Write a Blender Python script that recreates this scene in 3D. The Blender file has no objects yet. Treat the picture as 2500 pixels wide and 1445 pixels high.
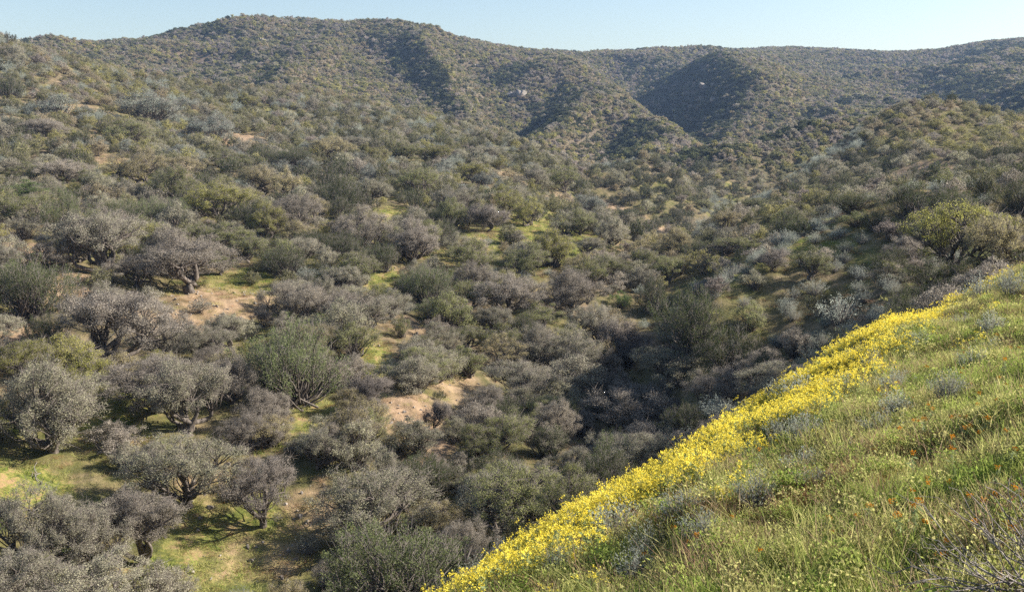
import bpy, math, random
import numpy as np
from mathutils import Vector

rng = np.random.default_rng(7)
random.seed(7)
S = bpy.context.scene
COL = S.collection
R = math.radians

# ------------------------------------------------------------------ camera
# photograph pixels are 2500 x 1445; the eye is the origin, y runs into the view
F = 2400.0
HOR = 300.0                                  # pixel row of eye level
PITCH = math.atan((722.5 - HOR) / F)
SP, CP = math.sin(PITCH), math.cos(PITCH)

def ray(u, v):
    """azimuth (radians, positive right) and tangent of the elevation of a pixel's ray"""
    cx = (np.asarray(u, float) - 1250.0) / F
    cy = -(np.asarray(v, float) - 722.5) / F
    wy = CP + cy * SP
    wz = -SP + cy * CP
    return np.arctan2(cx, wy), wz / np.hypot(cx, wy)

def project(x, y, z):
    """world point -> photograph pixel, depth"""
    cz = y * CP - z * SP
    cy = y * SP + z * CP
    cz_ = np.where(cz > 0.05, cz, 0.05)
    return 1250 + F * x / cz_, 722.5 - F * cy / cz_, cz

# ------------------------------------------------------------------ noise
_perm = np.random.default_rng(3).permutation(4096)
_ang = np.random.default_rng(4).random(4096) * 2 * np.pi
def _g(ix, iy, fx, fy):
    h = _perm[(_perm[ix & 4095] + iy) & 4095]
    a = _ang[h]
    return np.cos(a) * fx + np.sin(a) * fy
def pnoise(x, y):
    x0 = np.floor(x).astype(np.int64); y0 = np.floor(y).astype(np.int64)
    fx = x - x0; fy = y - y0
    sx = fx * fx * fx * (fx * (fx * 6 - 15) + 10); sy = fy * fy * fy * (fy * (fy * 6 - 15) + 10)
    a = _g(x0, y0, fx, fy); b = _g(x0 + 1, y0, fx - 1, fy)
    c = _g(x0, y0 + 1, fx, fy - 1); d = _g(x0 + 1, y0 + 1, fx - 1, fy - 1)
    return ((a + (b - a) * sx) + ((c + (d - c) * sx) - (a + (b - a) * sx)) * sy) * 1.5
def fbm(x, y, o=4):
    s = 0; a = 1.0
    for k in range(o):
        s = s + a * pnoise(x + 17.3 * k, y - 9.1 * k); x = x * 2.03; y = y * 2.03; a *= 0.5
    return s
def sstep(a, b, x):
    t = np.clip((x - a) / (b - a), 0, 1); return t * t * (3 - 2 * t)

# ------------------------------------------------------------------ terrain: lines of survey points (u, v, distance)
PTS = []
def line(pts, n=5, dv=0):
    for a, b in zip(pts[:-1], pts[1:]):
        for k in range(n):
            t = k / n
            u = a[0] + (b[0] - a[0]) * t; v = a[1] + (b[1] - a[1]) * t
            d = math.exp(math.log(a[2]) * (1 - t) + math.log(b[2]) * t)
            az, tn = ray(u, v + dv); PTS.append((float(az), math.log(d), float(tn)))
    az, tn = ray(pts[-1][0], pts[-1][1] + dv); PTS.append((float(az), math.log(pts[-1][2]), float(tn)))

PLA, PLB, PLC = -1.5, 0.35, -0.25
def plane_z(x, y): return PLA + PLB * x + PLC * y
# the hillside the camera stands on
EDGE = [(900, 1616, 7.0), (1000, 1561, 7.4), (1200, 1433, 8.2), (1450, 1281, 9.2), (1700, 1136, 10.3), (1950, 960, 12.0),
        (2150, 844, 13.5), (2300, 787, 15.0), (2400, 722, 17.0), (2500, 673, 19.0), (2650, 606, 22.0)]
line(EDGE, 3)
for azd in list(range(-20, 36, 6)):
    az = R(azd)
    de = np.interp(azd, [-20, -3, 5, 12, 20, 28, 36], [5.5, 7.0, 8.2, 10, 12.5, 17, 23])
    for d in (0.7, 1.2, 2.0, 3.2, 5.0, 7.0, 9.5, 13.0):
        if d < de * 0.82:
            x, y = d * math.sin(az), d * math.cos(az)
            PTS.append((az, math.log(d), plane_z(x, y) / d))
for azd in list(range(-180, -25, 14)) + list(range(44, 181, 12)):
    az = R(azd)
    for d in (0.7, 2.0, 5.0, 9.0):
        x, y = d * math.sin(az), d * math.cos(az)
        PTS.append((az, math.log(d), plane_z(x, y) / d))
# it rolls over behind the flower bank and drops into the gulch
line([(300, 1900, 8), (900, 1640, 11), (1200, 1500, 13), (1450, 1370, 14), (1700, 1230, 15), (1950, 1060, 17), (2150, 930, 19), (2300, 860, 21), (2420, 800, 23)], 2)
line([(0, 1560, 24), (500, 1560, 24), (900, 1560, 22), (1200, 1440, 24), (1450, 1310, 25), (1700, 1180, 27), (1950, 1030, 28), (2150, 930, 29), (2300, 850, 29)], 2)
# near canyon side, left and bottom
line([(-400, 1420, 37), (0, 1450, 37), (400, 1460, 36.5), (800, 1470, 36), (1100, 1430, 36)], 3)
line([(-400, 1060, 48), (0, 1090, 49), (300, 1120, 48), (600, 1120, 48), (900, 1120, 47), (1100, 1150, 45), (1300, 1190, 42)], 3)
line([(-400, 880, 60), (0, 900, 62), (300, 910, 62), (600, 930, 61), (900, 950, 59), (1150, 1000, 56), (1350, 1020, 53)], 3)
line([(-400, 740, 72), (0, 760, 75), (300, 770, 74), (600, 790, 73), (900, 820, 71), (1150, 870, 70), (1400, 900, 69), (1500, 920, 68)], 3)
line([(-400, 620, 86), (0, 640, 88), (300, 660, 88), (600, 680, 86), (900, 700, 84), (1200, 760, 82), (1450, 800, 80)], 3)
line([(-400, 500, 115), (0, 540, 110), (300, 560, 110), (600, 580, 106), (900, 600, 102), (1200, 640, 98), (1450, 700, 92)], 3)
line([(-400, 400, 150), (0, 430, 142), (300, 445, 145), (600, 480, 138), (900, 500, 132), (1200, 540, 124), (1400, 580, 118), (1550, 640, 108)], 3)
line([(-400, 300, 195), (0, 340, 185), (300, 350, 190), (600, 370, 190), (900, 400, 180), (1200, 450, 165), (1350, 500, 150), (1500, 560, 132)], 3)
line([(-400, 210, 245), (0, 240, 230), (300, 265, 245), (600, 285, 250), (900, 315, 245), (1100, 350, 225), (1300, 430, 190)], 3)
# crest of the near hillside
NEARCREST = [(-400, 60, 300), (0, 105, 290), (120, 140, 300), (280, 188, 310), (480, 213, 325), (700, 238, 330), (900, 262, 325), (1100, 305, 300),
             (1250, 345, 270), (1350, 400, 235), (1450, 475, 195), (1560, 560, 155), (1680, 628, 122)]
line(NEARCREST, 3)
line([(-400, 80, 350), (0, 135, 350), (280, 215, 370), (500, 240, 385), (700, 262, 390), (900, 285, 375), (1100, 330, 345), (1250, 375, 310), (1400, 470, 255), (1520, 560, 195)], 2)
# gulch floor from the near pool of shade to the back of the canyon
line([(800, 1500, 33), (1100, 1420, 33), (1350, 1250, 37), (1500, 1120, 44), (1590, 1010, 54), (1645, 890, 65), (1665, 795, 76), (1680, 700, 90), (1690, 640, 105),
      (1700, 570, 135), (1740, 505, 170), (1775, 468, 215), (1810, 440, 265), (1790, 400, 320), (1760, 360, 380), (1740, 340, 430)], 3)
# right spur, dark with sage
line([(1660, 830, 60), (1700, 705, 66), (1800, 640, 70), (1900, 590, 74), (2000, 552, 77), (2200, 500, 80), (2500, 462, 82), (2900, 420, 84)], 4)
line([(1620, 1000, 50), (1750, 880, 56), (1900, 760, 62), (2050, 690, 66), (2200, 620, 70), (2500, 560, 72)], 3)
line([(1700, 1060, 42), (1850, 950, 46), (2000, 870, 49), (2200, 770, 50), (2350, 690, 50), (2550, 620, 52)], 3)
line([(1740, 640, 105), (1850, 600, 100), (2000, 565, 98), (2200, 515, 100), (2500, 475, 105)], 2)
# right hill
line([(1745, 500, 150), (1850, 440, 172), (1950, 380, 198), (2050, 322, 225), (2120, 290, 245), (2200, 272, 258), (2350, 262, 268), (2500, 300, 270), (2800, 320, 280)], 4)
line([(1760, 560, 125), (1850, 530, 125), (2000, 500, 128), (2200, 470, 130), (2500, 440, 135), (2900, 400, 140)], 3)
line([(1900, 455, 160), (2100, 410, 175), (2300, 385, 180), (2500, 370, 185)], 3)
line([(2050, 370, 205), (2250, 320, 220), (2450, 330, 225)], 2)
line([(1850, 450, 230), (1950, 410, 270), (2100, 350, 320), (2300, 320, 350), (2550, 330, 360)], 3)
# knoll in the canyon
line([(1455, 450, 235), (1520, 415, 250), (1585, 392, 262), (1650, 412, 255), (1700, 450, 232), (1745, 482, 205)], 4)
line([(1480, 490, 210), (1540, 500, 200), (1600, 500, 195), (1660, 520, 180)], 2)
line([(1430, 470, 270), (1500, 455, 300), (1600, 435, 320), (1690, 440, 300)], 3)
# slope behind the knoll up to its ridge
line([(1330, 400, 330), (1430, 400, 350), (1550, 385, 370), (1650, 390, 370)], 3)
line([(1745, 340, 395), (1700, 322, 430), (1650, 290, 470), (1600, 258, 520), (1540, 222, 590), (1480, 190, 660), (1420, 155, 760), (1380, 138, 860)], 4)
line([(1560, 330, 430), (1500, 300, 480), (1430, 330, 420)], 2)
# sub-ridge and two gullies left of it
line([(1275, 318, 400), (1340, 275, 450), (1400, 240, 500), (1450, 218, 545), (1480, 200, 600)], 4)
line([(1300, 345, 400), (1370, 305, 425), (1430, 270, 480), (1460, 250, 520)], 2)
line([(1390, 430, 300), (1300, 350, 350), (1262, 320, 400), (1275, 285, 470), (1330, 240, 560), (1400, 195, 650)], 3)
# the big mountain
line([(-400, 130, 650), (0, 120, 650), (100, 110, 650), (150, 97, 660), (250, 107, 690), (400, 96, 730), (480, 68, 760), (560, 52, 780), (640, 48, 800), (800, 58, 820),
      (1000, 66, 820), (1060, 78, 810), (1150, 110, 820), (1250, 126, 860), (1350, 132, 930), (1450, 137, 1000), (1560, 127, 1060), (1700, 121, 1100), (1800, 131, 1200),
      (1900, 119, 1300), (2000, 123, 1350), (2150, 131, 1400), (2300, 125, 1400), (2400, 106, 1350), (2500, 99, 1300), (2900, 80, 1300)], 4)
line([(-400, 170, 900), (300, 170, 950), (650, 110, 1050), (1000, 120, 1080), (1300, 170, 1250), (1700, 165, 1450), (2000, 170, 1700), (2500, 140, 1700), (2900, 130, 1700)], 2)
line([(1000, 66, 820), (1040, 105, 700), (1090, 150, 600), (1130, 200, 520), (1190, 260, 440), (1235, 305, 380)], 4)
line([(1110, 130, 760), (1160, 180, 660), (1200, 230, 560), (1245, 290, 460)], 3)
line([(860, 66, 800), (800, 110, 680), (730, 150, 560), (650, 185, 480), (560, 210, 430)], 3)
line([(840, 100, 760), (900, 150, 640), (950, 200, 540), (1000, 260, 440)], 3)
line([(480, 80, 740), (490, 120, 640), (500, 170, 520), (510, 215, 440)], 3)
line([(300, 130, 620), (320, 180, 480)], 3)
line([(620, 130, 640), (560, 170, 520)], 2)
line([(1330, 330, 395), (1400, 290, 440), (1460, 262, 490)], 3, 10)
line([(700, 110, 700), (640, 150, 590), (600, 190, 500)], 3, 12)
line([(780, 150, 600), (700, 190, 500), (660, 225, 430)], 3, 12)
line([(1000, 130, 680), (1060, 190, 560), (1120, 250, 450)], 3, 10)
line([(1930, 215, 640), (1900, 250, 560), (1860, 290, 480), (1800, 330, 430)], 3, 10)
line([(2080, 170, 900), (1980, 205, 740), (1930, 235, 620)], 3, 10)
line([(2230, 175, 900), (2120, 215, 700), (2060, 250, 560)], 3, 8)
line([(2350, 215, 760), (2260, 250, 600)], 3, 10)
line([(2400, 120, 1200), (2300, 155, 1050), (2180, 165, 1050)], 3, 6)
# dark valley and the ridge with the cliff
line([(1745, 342, 430), (1712, 316, 490), (1665, 280, 580), (1605, 238, 700), (1545, 200, 820), (1485, 162, 950)], 4)
line([(1756, 332, 432), (1768, 292, 500), (1795, 240, 590), (1835, 192, 690), (1790, 160, 780), (1710, 143, 880), (1630, 137, 980)], 4)
line([(1690, 268, 600), (1625, 226, 715)], 2, 6)
line([(1850, 205, 660), (1950, 195, 680), (2050, 240, 560), (2150, 262, 470)], 3)
line([(1900, 300, 470), (2000, 300, 440), (2150, 290, 420)], 2)
line([(1800, 360, 380), (1860, 320, 400), (1920, 282, 420), (2020, 290, 410), (2100, 310, 380)], 3)
line([(1960, 170, 860), (2100, 190, 760), (2250, 225, 640), (2400, 262, 540), (2480, 290, 500)], 3)
line([(2000, 150, 1050), (2150, 165, 980), (2300, 200, 860), (2420, 250, 700)], 3)
line([(2450, 120, 1100), (2350, 150, 1000), (2200, 150, 1150)], 3)
line([(2500, 300, 480), (2560, 240, 560), (2620, 190, 700)], 3)
for azd, lst in {-48: [(14, -.5), (26, -.45), (41, -.42), (60, -.2), (88, -.12), (140, -.03), (200, .02), (300, .1), (650, .1), (1000, .06)],
                 -85: [(14, -.5), (26, -.5), (41, -.4), (60, -.2), (140, -.03), (300, .05), (1000, .05)],
                 -140: [(14, -.1), (40, 0), (140, .05), (1000, .03)], 180: [(14, .2), (40, .15), (140, .1), (1000, .05)], -180: [(14, .2), (40, .15), (140, .1), (1000, .05)],
                 48: [(14, .1), (26, -.02), (40, -.05), (60, -.03), (84, 0), (140, 0), (270, .02), (650, .05), (1400, .07)],
                 90: [(14, .25), (26, .2), (40, .15), (84, .08), (270, .05), (1400, .05)],
                 135: [(14, .3), (40, .2), (140, .1), (1000, .05)]}.items():
    for d, t in lst: PTS.append((R(azd), math.log(d), t))
for azd in range(-180, 181, 20):
    PTS.append((R(azd), math.log(3000), 0.02))
P_ = np.array(PTS)
# merge survey points that fall nearly on each other
key = np.round(P_[:, 0] / 0.006) * 10007 + np.round(P_[:, 1] / 0.03)
_, idx = np.unique(key, return_index=True); P_ = P_[np.sort(idx)]
KAZ = 2.2
def _phi(A, B):
    return np.sqrt(((A[:, None, 0] - B[None, :, 0]) * KAZ) ** 2 + (A[:, None, 1] - B[None, :, 1]) ** 2 + 0.0006)
n = len(P_)
M_ = np.zeros((n + 3, n + 3)); M_[:n, :n] = -_phi(P_, P_) ; M_[:n, :n] += np.eye(n) * 0.005
Q = np.c_[np.ones(n), P_[:, :2]]; M_[:n, n:] = Q; M_[n:, :n] = Q.T
W = np.linalg.solve(M_, np.r_[P_[:, 2], 0, 0, 0])
def rbf(az, ld):
    A = np.c_[az.ravel(), ld.ravel()]; out = np.empty(len(A))
    for i in range(0, len(A), 20000):
        a = A[i:i + 20000]; out[i:i + 20000] = -_phi(a, P_) @ W[:n] + np.c_[np.ones(len(a)), a] @ W[n:]
    return out.reshape(az.shape)

AZ = np.r_[np.linspace(R(-180), R(-36), 60, endpoint=False), np.linspace(R(-36), R(36), 840, endpoint=False), np.linspace(R(36), R(180), 61)]
LD = np.linspace(math.log(0.5), math.log(3000), 760)
# the smooth surface is solved on a coarser grid and interpolated
ai = np.r_[np.arange(0, len(AZ) - 1, 3), len(AZ) - 1]; li = np.r_[np.arange(0, len(LD) - 1, 3), len(LD) - 1]
T0 = rbf(*np.meshgrid(AZ[ai], LD[li], indexing='ij'))
T1 = np.empty((len(AZ), len(li)))
for j in range(len(li)): T1[:, j] = np.interp(AZ, AZ[ai], T0[:, j])
T = np.empty((len(AZ), len(LD)))
for i in range(len(AZ)): T[i] = np.interp(LD, LD[li], T1[i])
AZg, LDg = np.meshgrid(AZ, LD, indexing='ij')
Dg = np.exp(LDg); Xg = Dg * np.sin(AZg); Yg = Dg * np.cos(AZg); Zg = T * Dg
def relief(x, y, d):
    far = sstep(280, 520, d); mid = sstep(25, 60, d)
    a = fbm(x / 75 + 3, y / 75, 4)
    rg = (0.5 - np.abs(pnoise(x / 95 + 9, y / 95 + 4))) * 2
    z = far * (3.0 * a + 3.5 * (rg - .5)) * (1 - .6 * sstep(700, 1000, d)) * np.clip(d / 700, .5, 1.3)
    z = z + mid * (0.55 * fbm(x / 14, y / 14, 3) + sstep(120, 250, d) * 1.2 * fbm(x / 40, y / 40, 3))
    z = z + sstep(1.5, 4, d) * 0.10 * fbm(x / 1.3, y / 1.3, 3) * (1 + .4 * mid)
    z = z + 0.012 * fbm(x / .22, y / .22, 2) * (1 - sstep(20, 30, d))
    return z
def carve(x, y, pts, amount, half):
    """a V-shaped gully (amount < 0) or a sharp spur (amount > 0) along a line of (u, distance)"""
    P = []
    for u, d in pts:
        az = float(ray(u, 300)[0]); P.append((d * math.sin(az), d * math.cos(az)))
    best = np.full(x.shape, 1e9); fade = np.zeros(x.shape); n_ = len(P) - 1
    for i in range(n_):
        (ax, ay), (bx, by) = P[i], P[i + 1]; L2 = (bx - ax) ** 2 + (by - ay) ** 2
        t = np.clip(((x - ax) * (bx - ax) + (y - ay) * (by - ay)) / L2, 0, 1)
        q = np.hypot(x - ax - t * (bx - ax), y - ay - t * (by - ay)); m = q < best
        best = np.where(m, q, best); fade = np.where(m, (i + t) / n_, fade)
    w = np.clip(1 - np.sqrt(best ** 2 + 9) / half, 0, 1)
    return amount * w * (.35 + .65 * np.sin(np.pi * np.clip(fade, .04, .96)) ** .5)
for pts, am, hf in [([(1500, 45), (1590, 54), (1640, 65), (1665, 78), (1690, 95)], -2.5, 14),
                    ([(1690, 64), (1700, 66), (1800, 70), (1900, 74), (2000, 77), (2200, 80), (2500, 82), (2600, 83)], .8, 8),
                    ([(1735, 440), (1705, 500), (1660, 590), (1600, 700), (1545, 820), (1490, 950)], -20, 62),
                    ([(1330, 350), (1268, 405), (1262, 480), (1290, 560), (1350, 650)], -15, 46),
                    ([(1400, 405), (1450, 460), (1500, 530)], -9, 26),
                    ([(512, 440), (498, 540), (490, 640), (480, 740)], -12, 42), ([(330, 470), (310, 600), (300, 680)], -9, 40),
                    ([(600, 430), (700, 500), (790, 600), (880, 720)], -12, 40), ([(900, 440), (930, 560), (960, 700)], -9, 40),
                    ([(1110, 430), (1080, 540), (1060, 640)], -10, 36), ([(1200, 470), (1180, 580), (1160, 720)], -11, 36),
                    ([(1745, 165), (1765, 215), (1850, 258), (1950, 292), (2100, 345), (2300, 380)], -14, 36),
                    ([(1900, 480), (1960, 600), (2060, 740), (2180, 900)], -14, 55), ([(2460, 520), (2400, 600), (2300, 720), (2200, 860)], -16, 55),
                    ([(2100, 470), (2180, 560), (2300, 640)], -9, 40), ([(1800, 400), (1850, 470), (1900, 540)], -8, 34),
                    ([(2050, 1000), (2200, 1050), (2330, 1150)], -16, 70), ([(1900, 860), (2000, 980), (2080, 1150)], -14, 60), ([(1650, 880), (1690, 1000)], -10, 50),
                    ([(1757, 440), (1768, 500), (1797, 590), (1838, 690), (1792, 780), (1712, 880)], 6, 40),
                    ([(1285, 400), (1345, 450), (1405, 500), (1455, 545)], 5, 22), ([(1500, 248), (1565, 258), (1600, 262), (1650, 255), (1700, 240)], 4.5, 18),
                    ([(1800, 160), (1850, 172), (1950, 198), (2050, 225), (2120, 245), (2180, 255)], 2.6, 18), ([(1300, 395), (1500, 190), (1560, 155)], 1.5, 12),
                    ([(1740, 400), (1650, 470), (1540, 590), (1450, 700)], 5, 40), ([(1235, 390), (1130, 520), (1040, 700)], 5, 34),
                    ([(560, 430), (650, 480), (730, 560), (800, 680)], 6, 34)]:
    Zg = Zg + carve(Xg, Yg, pts, am, hf)
Zg = Zg + relief(Xg, Yg, Dg)
T = Zg / Dg

def ground(x, y):
    """terrain height under world points"""
    x = np.asarray(x, float); y = np.asarray(y, float)
    az = np.arctan2(x, y); ld = np.log(np.maximum(np.hypot(x, y), 0.51))
    fi = np.interp(az, AZ, np.arange(len(AZ))); fj = (ld - LD[0]) / (LD[1] - LD[0])
    i = np.clip(fi.astype(int), 0, len(AZ) - 2); j = np.clip(fj.astype(int), 0, len(LD) - 2)
    a = fi - i; b = np.clip(fj - j, 0, 1)
    return (Zg[i, j] * (1 - a) * (1 - b) + Zg[i + 1, j] * a * (1 - b) + Zg[i, j + 1] * (1 - a) * b + Zg[i + 1, j + 1] * a * b)
_Tmax = np.maximum.accumulate(T, axis=1)
def visible(x, y, z, slack=0.0):
    """is a point above the terrain's sight line"""
    az = np.arctan2(x, y); d = np.hypot(x, y)
    i = np.clip(np.round(np.interp(az, AZ, np.arange(len(AZ)))).astype(int), 0, len(AZ) - 1)
    j = np.clip(((np.log(d) - LD[0]) / (LD[1] - LD[0])).astype(int) - 2, 0, len(LD) - 1)
    return z / d > _Tmax[i, j] - slack
def at(u, v, dmin=26.0):
    """first ground point behind dmin seen at a photograph pixel"""
    az, tn = ray(u, v); az = float(az); tn = float(tn)
    i = int(round(np.interp(az, AZ, np.arange(len(AZ)))))
    j0 = int(np.searchsorted(LD, math.log(dmin)))
    hit = np.nonzero(T[i, j0:] >= tn)[0]
    if len(hit) == 0: j = int(np.argmax(T[i, j0:])) + j0
    else: j = hit[0] + j0
    d = math.exp(LD[j])
    x, y = d * math.sin(az), d * math.cos(az)
    return x, y, float(ground(x, y)), d
# ------------------------------------------------------------------ materials
def new_mat(name):
    m = bpy.data.materials.new(name); m.use_nodes = True
    nt = m.node_tree; nt.nodes.clear(); return m, nt
def nd(nt, kind, **kw):
    n_ = nt.nodes.new(kind)
    for k, v in kw.items(): setattr(n_, k, v)
    return n_
def leaf_mat(name, dark, light, warm=None, trans=0.45, rough=0.7, objvar=0.35, spec=0.08):
    """dark..light by a per-leaf value, shifted per plant"""
    m, nt = new_mat(name); L = nt.links.new
    out = nd(nt, 'ShaderNodeOutputMaterial')
    at_ = nd(nt, 'ShaderNodeAttribute', attribute_name='var')
    oi = nd(nt, 'ShaderNodeObjectInfo')
    cr = nd(nt, 'ShaderNodeValToRGB'); e = cr.color_ramp.elements
    e[0].color = (*dark, 1); e[0].position = 0.0; e[1].color = (*light, 1); e[1].position = 1.0
    L(at_.outputs['Fac'], cr.inputs[0])
    mix = nd(nt, 'ShaderNodeMix', data_type='RGBA')
    w_ = warm or tuple(c * .8 for c in light)
    mix.inputs['B'].default_value = (*w_, 1)
    L(cr.outputs[0], mix.inputs['A'])
    mr = nd(nt, 'ShaderNodeMapRange'); mr.inputs['To Max'].default_value = objvar * 1.6
    L(oi.outputs['Random'], mr.inputs['Value']); L(mr.outputs[0], mix.inputs['Factor'])
    hs = nd(nt, 'ShaderNodeHueSaturation')
    m2 = nd(nt, 'ShaderNodeMath', operation='MULTIPLY'); m2.inputs[1].default_value = 7.31; L(oi.outputs['Random'], m2.inputs[0])
    fr = nd(nt, 'ShaderNodeMath', operation='FRACT'); L(m2.outputs[0], fr.inputs[0])
    mv = nd(nt, 'ShaderNodeMapRange'); mv.inputs['To Min'].default_value = 1 - objvar * .7; mv.inputs['To Max'].default_value = 1 + objvar * .7
    L(fr.outputs[0], mv.inputs['Value']); L(mv.outputs[0], hs.inputs['Value']); L(mix.outputs['Result'], hs.inputs['Color'])
    p = nd(nt, 'ShaderNodeBsdfPrincipled'); p.inputs['Roughness'].default_value = rough
    p.inputs['Specular IOR Level'].default_value = spec
    L(hs.outputs[0], p.inputs['Base Color'])
    t = nd(nt, 'ShaderNodeBsdfTranslucent'); L(hs.outputs[0], t.inputs['Color'])
    ms = nd(nt, 'ShaderNodeMixShader'); ms.inputs[0].default_value = trans
    L(p.outputs[0], ms.inputs[1]); L(t.outputs[0], ms.inputs[2]); L(ms.outputs[0], out.inputs[0])
    return m
def bark_mat(name, a, b, scale=9.0):
    m, nt = new_mat(name); L = nt.links.new
    out = nd(nt, 'ShaderNodeOutputMaterial'); p = nd(nt, 'ShaderNodeBsdfPrincipled'); p.inputs['Roughness'].default_value = .85
    p.inputs['Specular IOR Level'].default_value = .15
    tc = nd(nt, 'ShaderNodeTexCoord'); no = nd(nt, 'ShaderNodeTexNoise'); no.inputs['Scale'].default_value = scale; no.inputs['Detail'].default_value = 6
    mp = nd(nt, 'ShaderNodeMapping'); mp.inputs['Scale'].default_value = (1, 1, .3)
    L(tc.outputs['Object'], mp.inputs[0]); L(mp.outputs[0], no.inputs[0])
    cr = nd(nt, 'ShaderNodeValToRGB'); cr.color_ramp.elements[0].color = (*a, 1); cr.color_ramp.elements[1].color = (*b, 1)
    cr.color_ramp.elements[0].position = .35; cr.color_ramp.elements[1].position = .68
    L(no.outputs[0], cr.inputs[0]); L(cr.outputs[0], p.inputs['Base Color'])
    bp = nd(nt, 'ShaderNodeBump'); bp.inputs['Strength'].default_value = .6; bp.inputs['Distance'].default_value = .03
    L(no.outputs[0], bp.inputs['Height']); L(bp.outputs[0], p.inputs['Normal']); L(p.outputs[0], out.inputs[0])
    return m
LM = {
    'G': leaf_mat('foliage_grey', (.27, .25, .18), (.49, .46, .355), (.38, .37, .23)),
    'P': leaf_mat('foliage_mauve_grey', (.27, .235, .19), (.47, .42, .355), (.37, .33, .25)),
    'O': leaf_mat('foliage_olive', (.15, .165, .055), (.38, .385, .15), (.30, .31, .15)),
    'Y': leaf_mat('foliage_yellow_green', (.21, .215, .05), (.47, .455, .13), (.40, .36, .14)),
    'T': leaf_mat('foliage_tan', (.28, .235, .12), (.55, .48, .27), (.44, .39, .2)),
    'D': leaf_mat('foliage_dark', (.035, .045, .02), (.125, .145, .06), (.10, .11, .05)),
    'J': leaf_mat('foliage_juniper', (.07, .09, .035), (.22, .25, .11), (.18, .20, .10)),
    'S': leaf_mat('foliage_sage', (.16, .18, .16), (.42, .45, .39), (.33, .34, .26)),
    'L': leaf_mat('foliage_bright_green', (.08, .13, .03), (.24, .35, .09), (.22, .28, .08)),
    'B': leaf_mat('twig_grey', (.18, .16, .14), (.42, .38, .35), (.36, .31, .25)),
}
BARK = bark_mat('bark', (.055, .045, .038), (.20, .17, .145))
PALE = bark_mat('bleached_wood', (.15, .135, .12), (.36, .33, .30))
TWIG = bark_mat('twig', (.10, .085, .075), (.24, .21, .185), 20)
BARK_L = bark_mat('weathered_twig', (.15, .13, .12), (.36, .32, .29), 14)

# low-detail scrub: browner foliage with the shade between leaves painted in
LF = {
    'G': leaf_mat('scrub_grey', (0.175, 0.156, 0.119), (0.425, 0.388, 0.312), (0.312, 0.288, 0.188)), 'P': leaf_mat('scrub_mauve', (0.188, 0.156, 0.138), (0.438, 0.375, 0.331), (0.338, 0.294, 0.225)),
    'O': leaf_mat('scrub_olive', (0.112, 0.112, 0.050), (0.312, 0.300, 0.150), (0.263, 0.250, 0.138)), 'Y': leaf_mat('scrub_yellow_green', (0.188, 0.188, 0.062), (0.463, 0.425, 0.163), (0.375, 0.338, 0.150)),
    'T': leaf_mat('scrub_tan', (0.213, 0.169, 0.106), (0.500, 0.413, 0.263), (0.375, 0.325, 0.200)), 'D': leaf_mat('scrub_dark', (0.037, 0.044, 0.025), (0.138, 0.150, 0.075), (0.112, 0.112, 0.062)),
    'S': LM['S'], 'J': leaf_mat('scrub_green', (0.062, 0.075, 0.037), (0.213, 0.225, 0.106), (0.175, 0.188, 0.100)),
}
# ------------------------------------------------------------------ mesh assembly
def build_mesh(name, groups, mats):
    """groups: list of (verts (n,3), faces list-of-arrays, var (n,), material index)"""
    vs, fl, sizes, mi, var, off = [], [], [], [], [], 0
    for V, Fs, vr, k in groups:
        V = np.asarray(V, float).reshape(-1, 3)
        if len(V) == 0: continue
        for Fa in Fs:
            Fa = np.asarray(Fa)
            if Fa.size == 0: continue
            fl.append((Fa + off).ravel()); sizes.append(np.full(len(Fa), Fa.shape[1])); mi.append(np.full(len(Fa), k))
        vs.append(V); var.append(np.broadcast_to(vr, (len(V),))); off += len(V)
    V = np.concatenate(vs); loops = np.concatenate(fl).astype(np.int32); sz = np.concatenate(sizes); st = np.r_[0, np.cumsum(sz)[:-1]].astype(np.int32)
    me = bpy.data.meshes.new(name)
    me.vertices.add(len(V)); me.vertices.foreach_set('co', V.ravel().astype(np.float32))
    me.loops.add(len(loops)); me.loops.foreach_set('vertex_index', loops)
    me.polygons.add(len(sz)); me.polygons.foreach_set('loop_start', st)
    me.polygons.foreach_set('material_index', np.concatenate(mi).astype(np.int32))
    for m in mats: me.materials.append(m)
    a = me.attributes.new('var', 'FLOAT', 'POINT'); a.data.foreach_set('value', np.concatenate(var).astype(np.float32))
    me.update(); me.validate()
    return me
def unit(v): return v / np.maximum(np.linalg.norm(v, axis=-1, keepdims=True), 1e-9)
def leaves(P, size, g, up=0.35, ratio=.6, var=None, axis=None, nrm=None):
    """diamond leaves at points P"""
    n_ = len(P)
    a = unit(g.normal(size=(n_, 3)) if axis is None else axis + g.normal(size=(n_, 3)) * .45)
    nn = unit(g.normal(size=(n_, 3)) + np.array([0, 0, up]) + (0 if nrm is None else nrm))
    b = unit(np.cross(nn, a)); s = size * g.uniform(.6, 1.35, n_)[:, None]
    V = np.stack([P - a * s * .5, P + b * s * ratio * .5, P + a * s * .5, P - b * s * ratio * .5], 1).reshape(-1, 3)
    Fa = np.arange(4 * n_).reshape(-1, 4)
    vr = g.random(n_) if var is None else np.clip(var, 0, 1)
    return V, [Fa], np.repeat(vr, 4)
def twigs(P, D, ln, w, g):
    """thin tapering three-sided twigs from P along D"""
    n_ = len(P); D = unit(D); a = unit(np.cross(D, g.normal(size=(n_, 3)))); b = np.cross(D, a)
    ln = np.broadcast_to(ln, (n_,))[:, None]
    tip = P + D * ln
    V = np.stack([P + a * w, P - a * w * .5 + b * w * .87, P - a * w * .5 - b * w * .87, tip], 1).reshape(-1, 3)
    o = np.arange(n_)[:, None] * 4
    Fa = np.concatenate([o + [0, 1, 3], o + [1, 2, 3], o + [2, 0, 3]])
    return V, [Fa], g.random(len(V)) * .6 + .2
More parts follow.
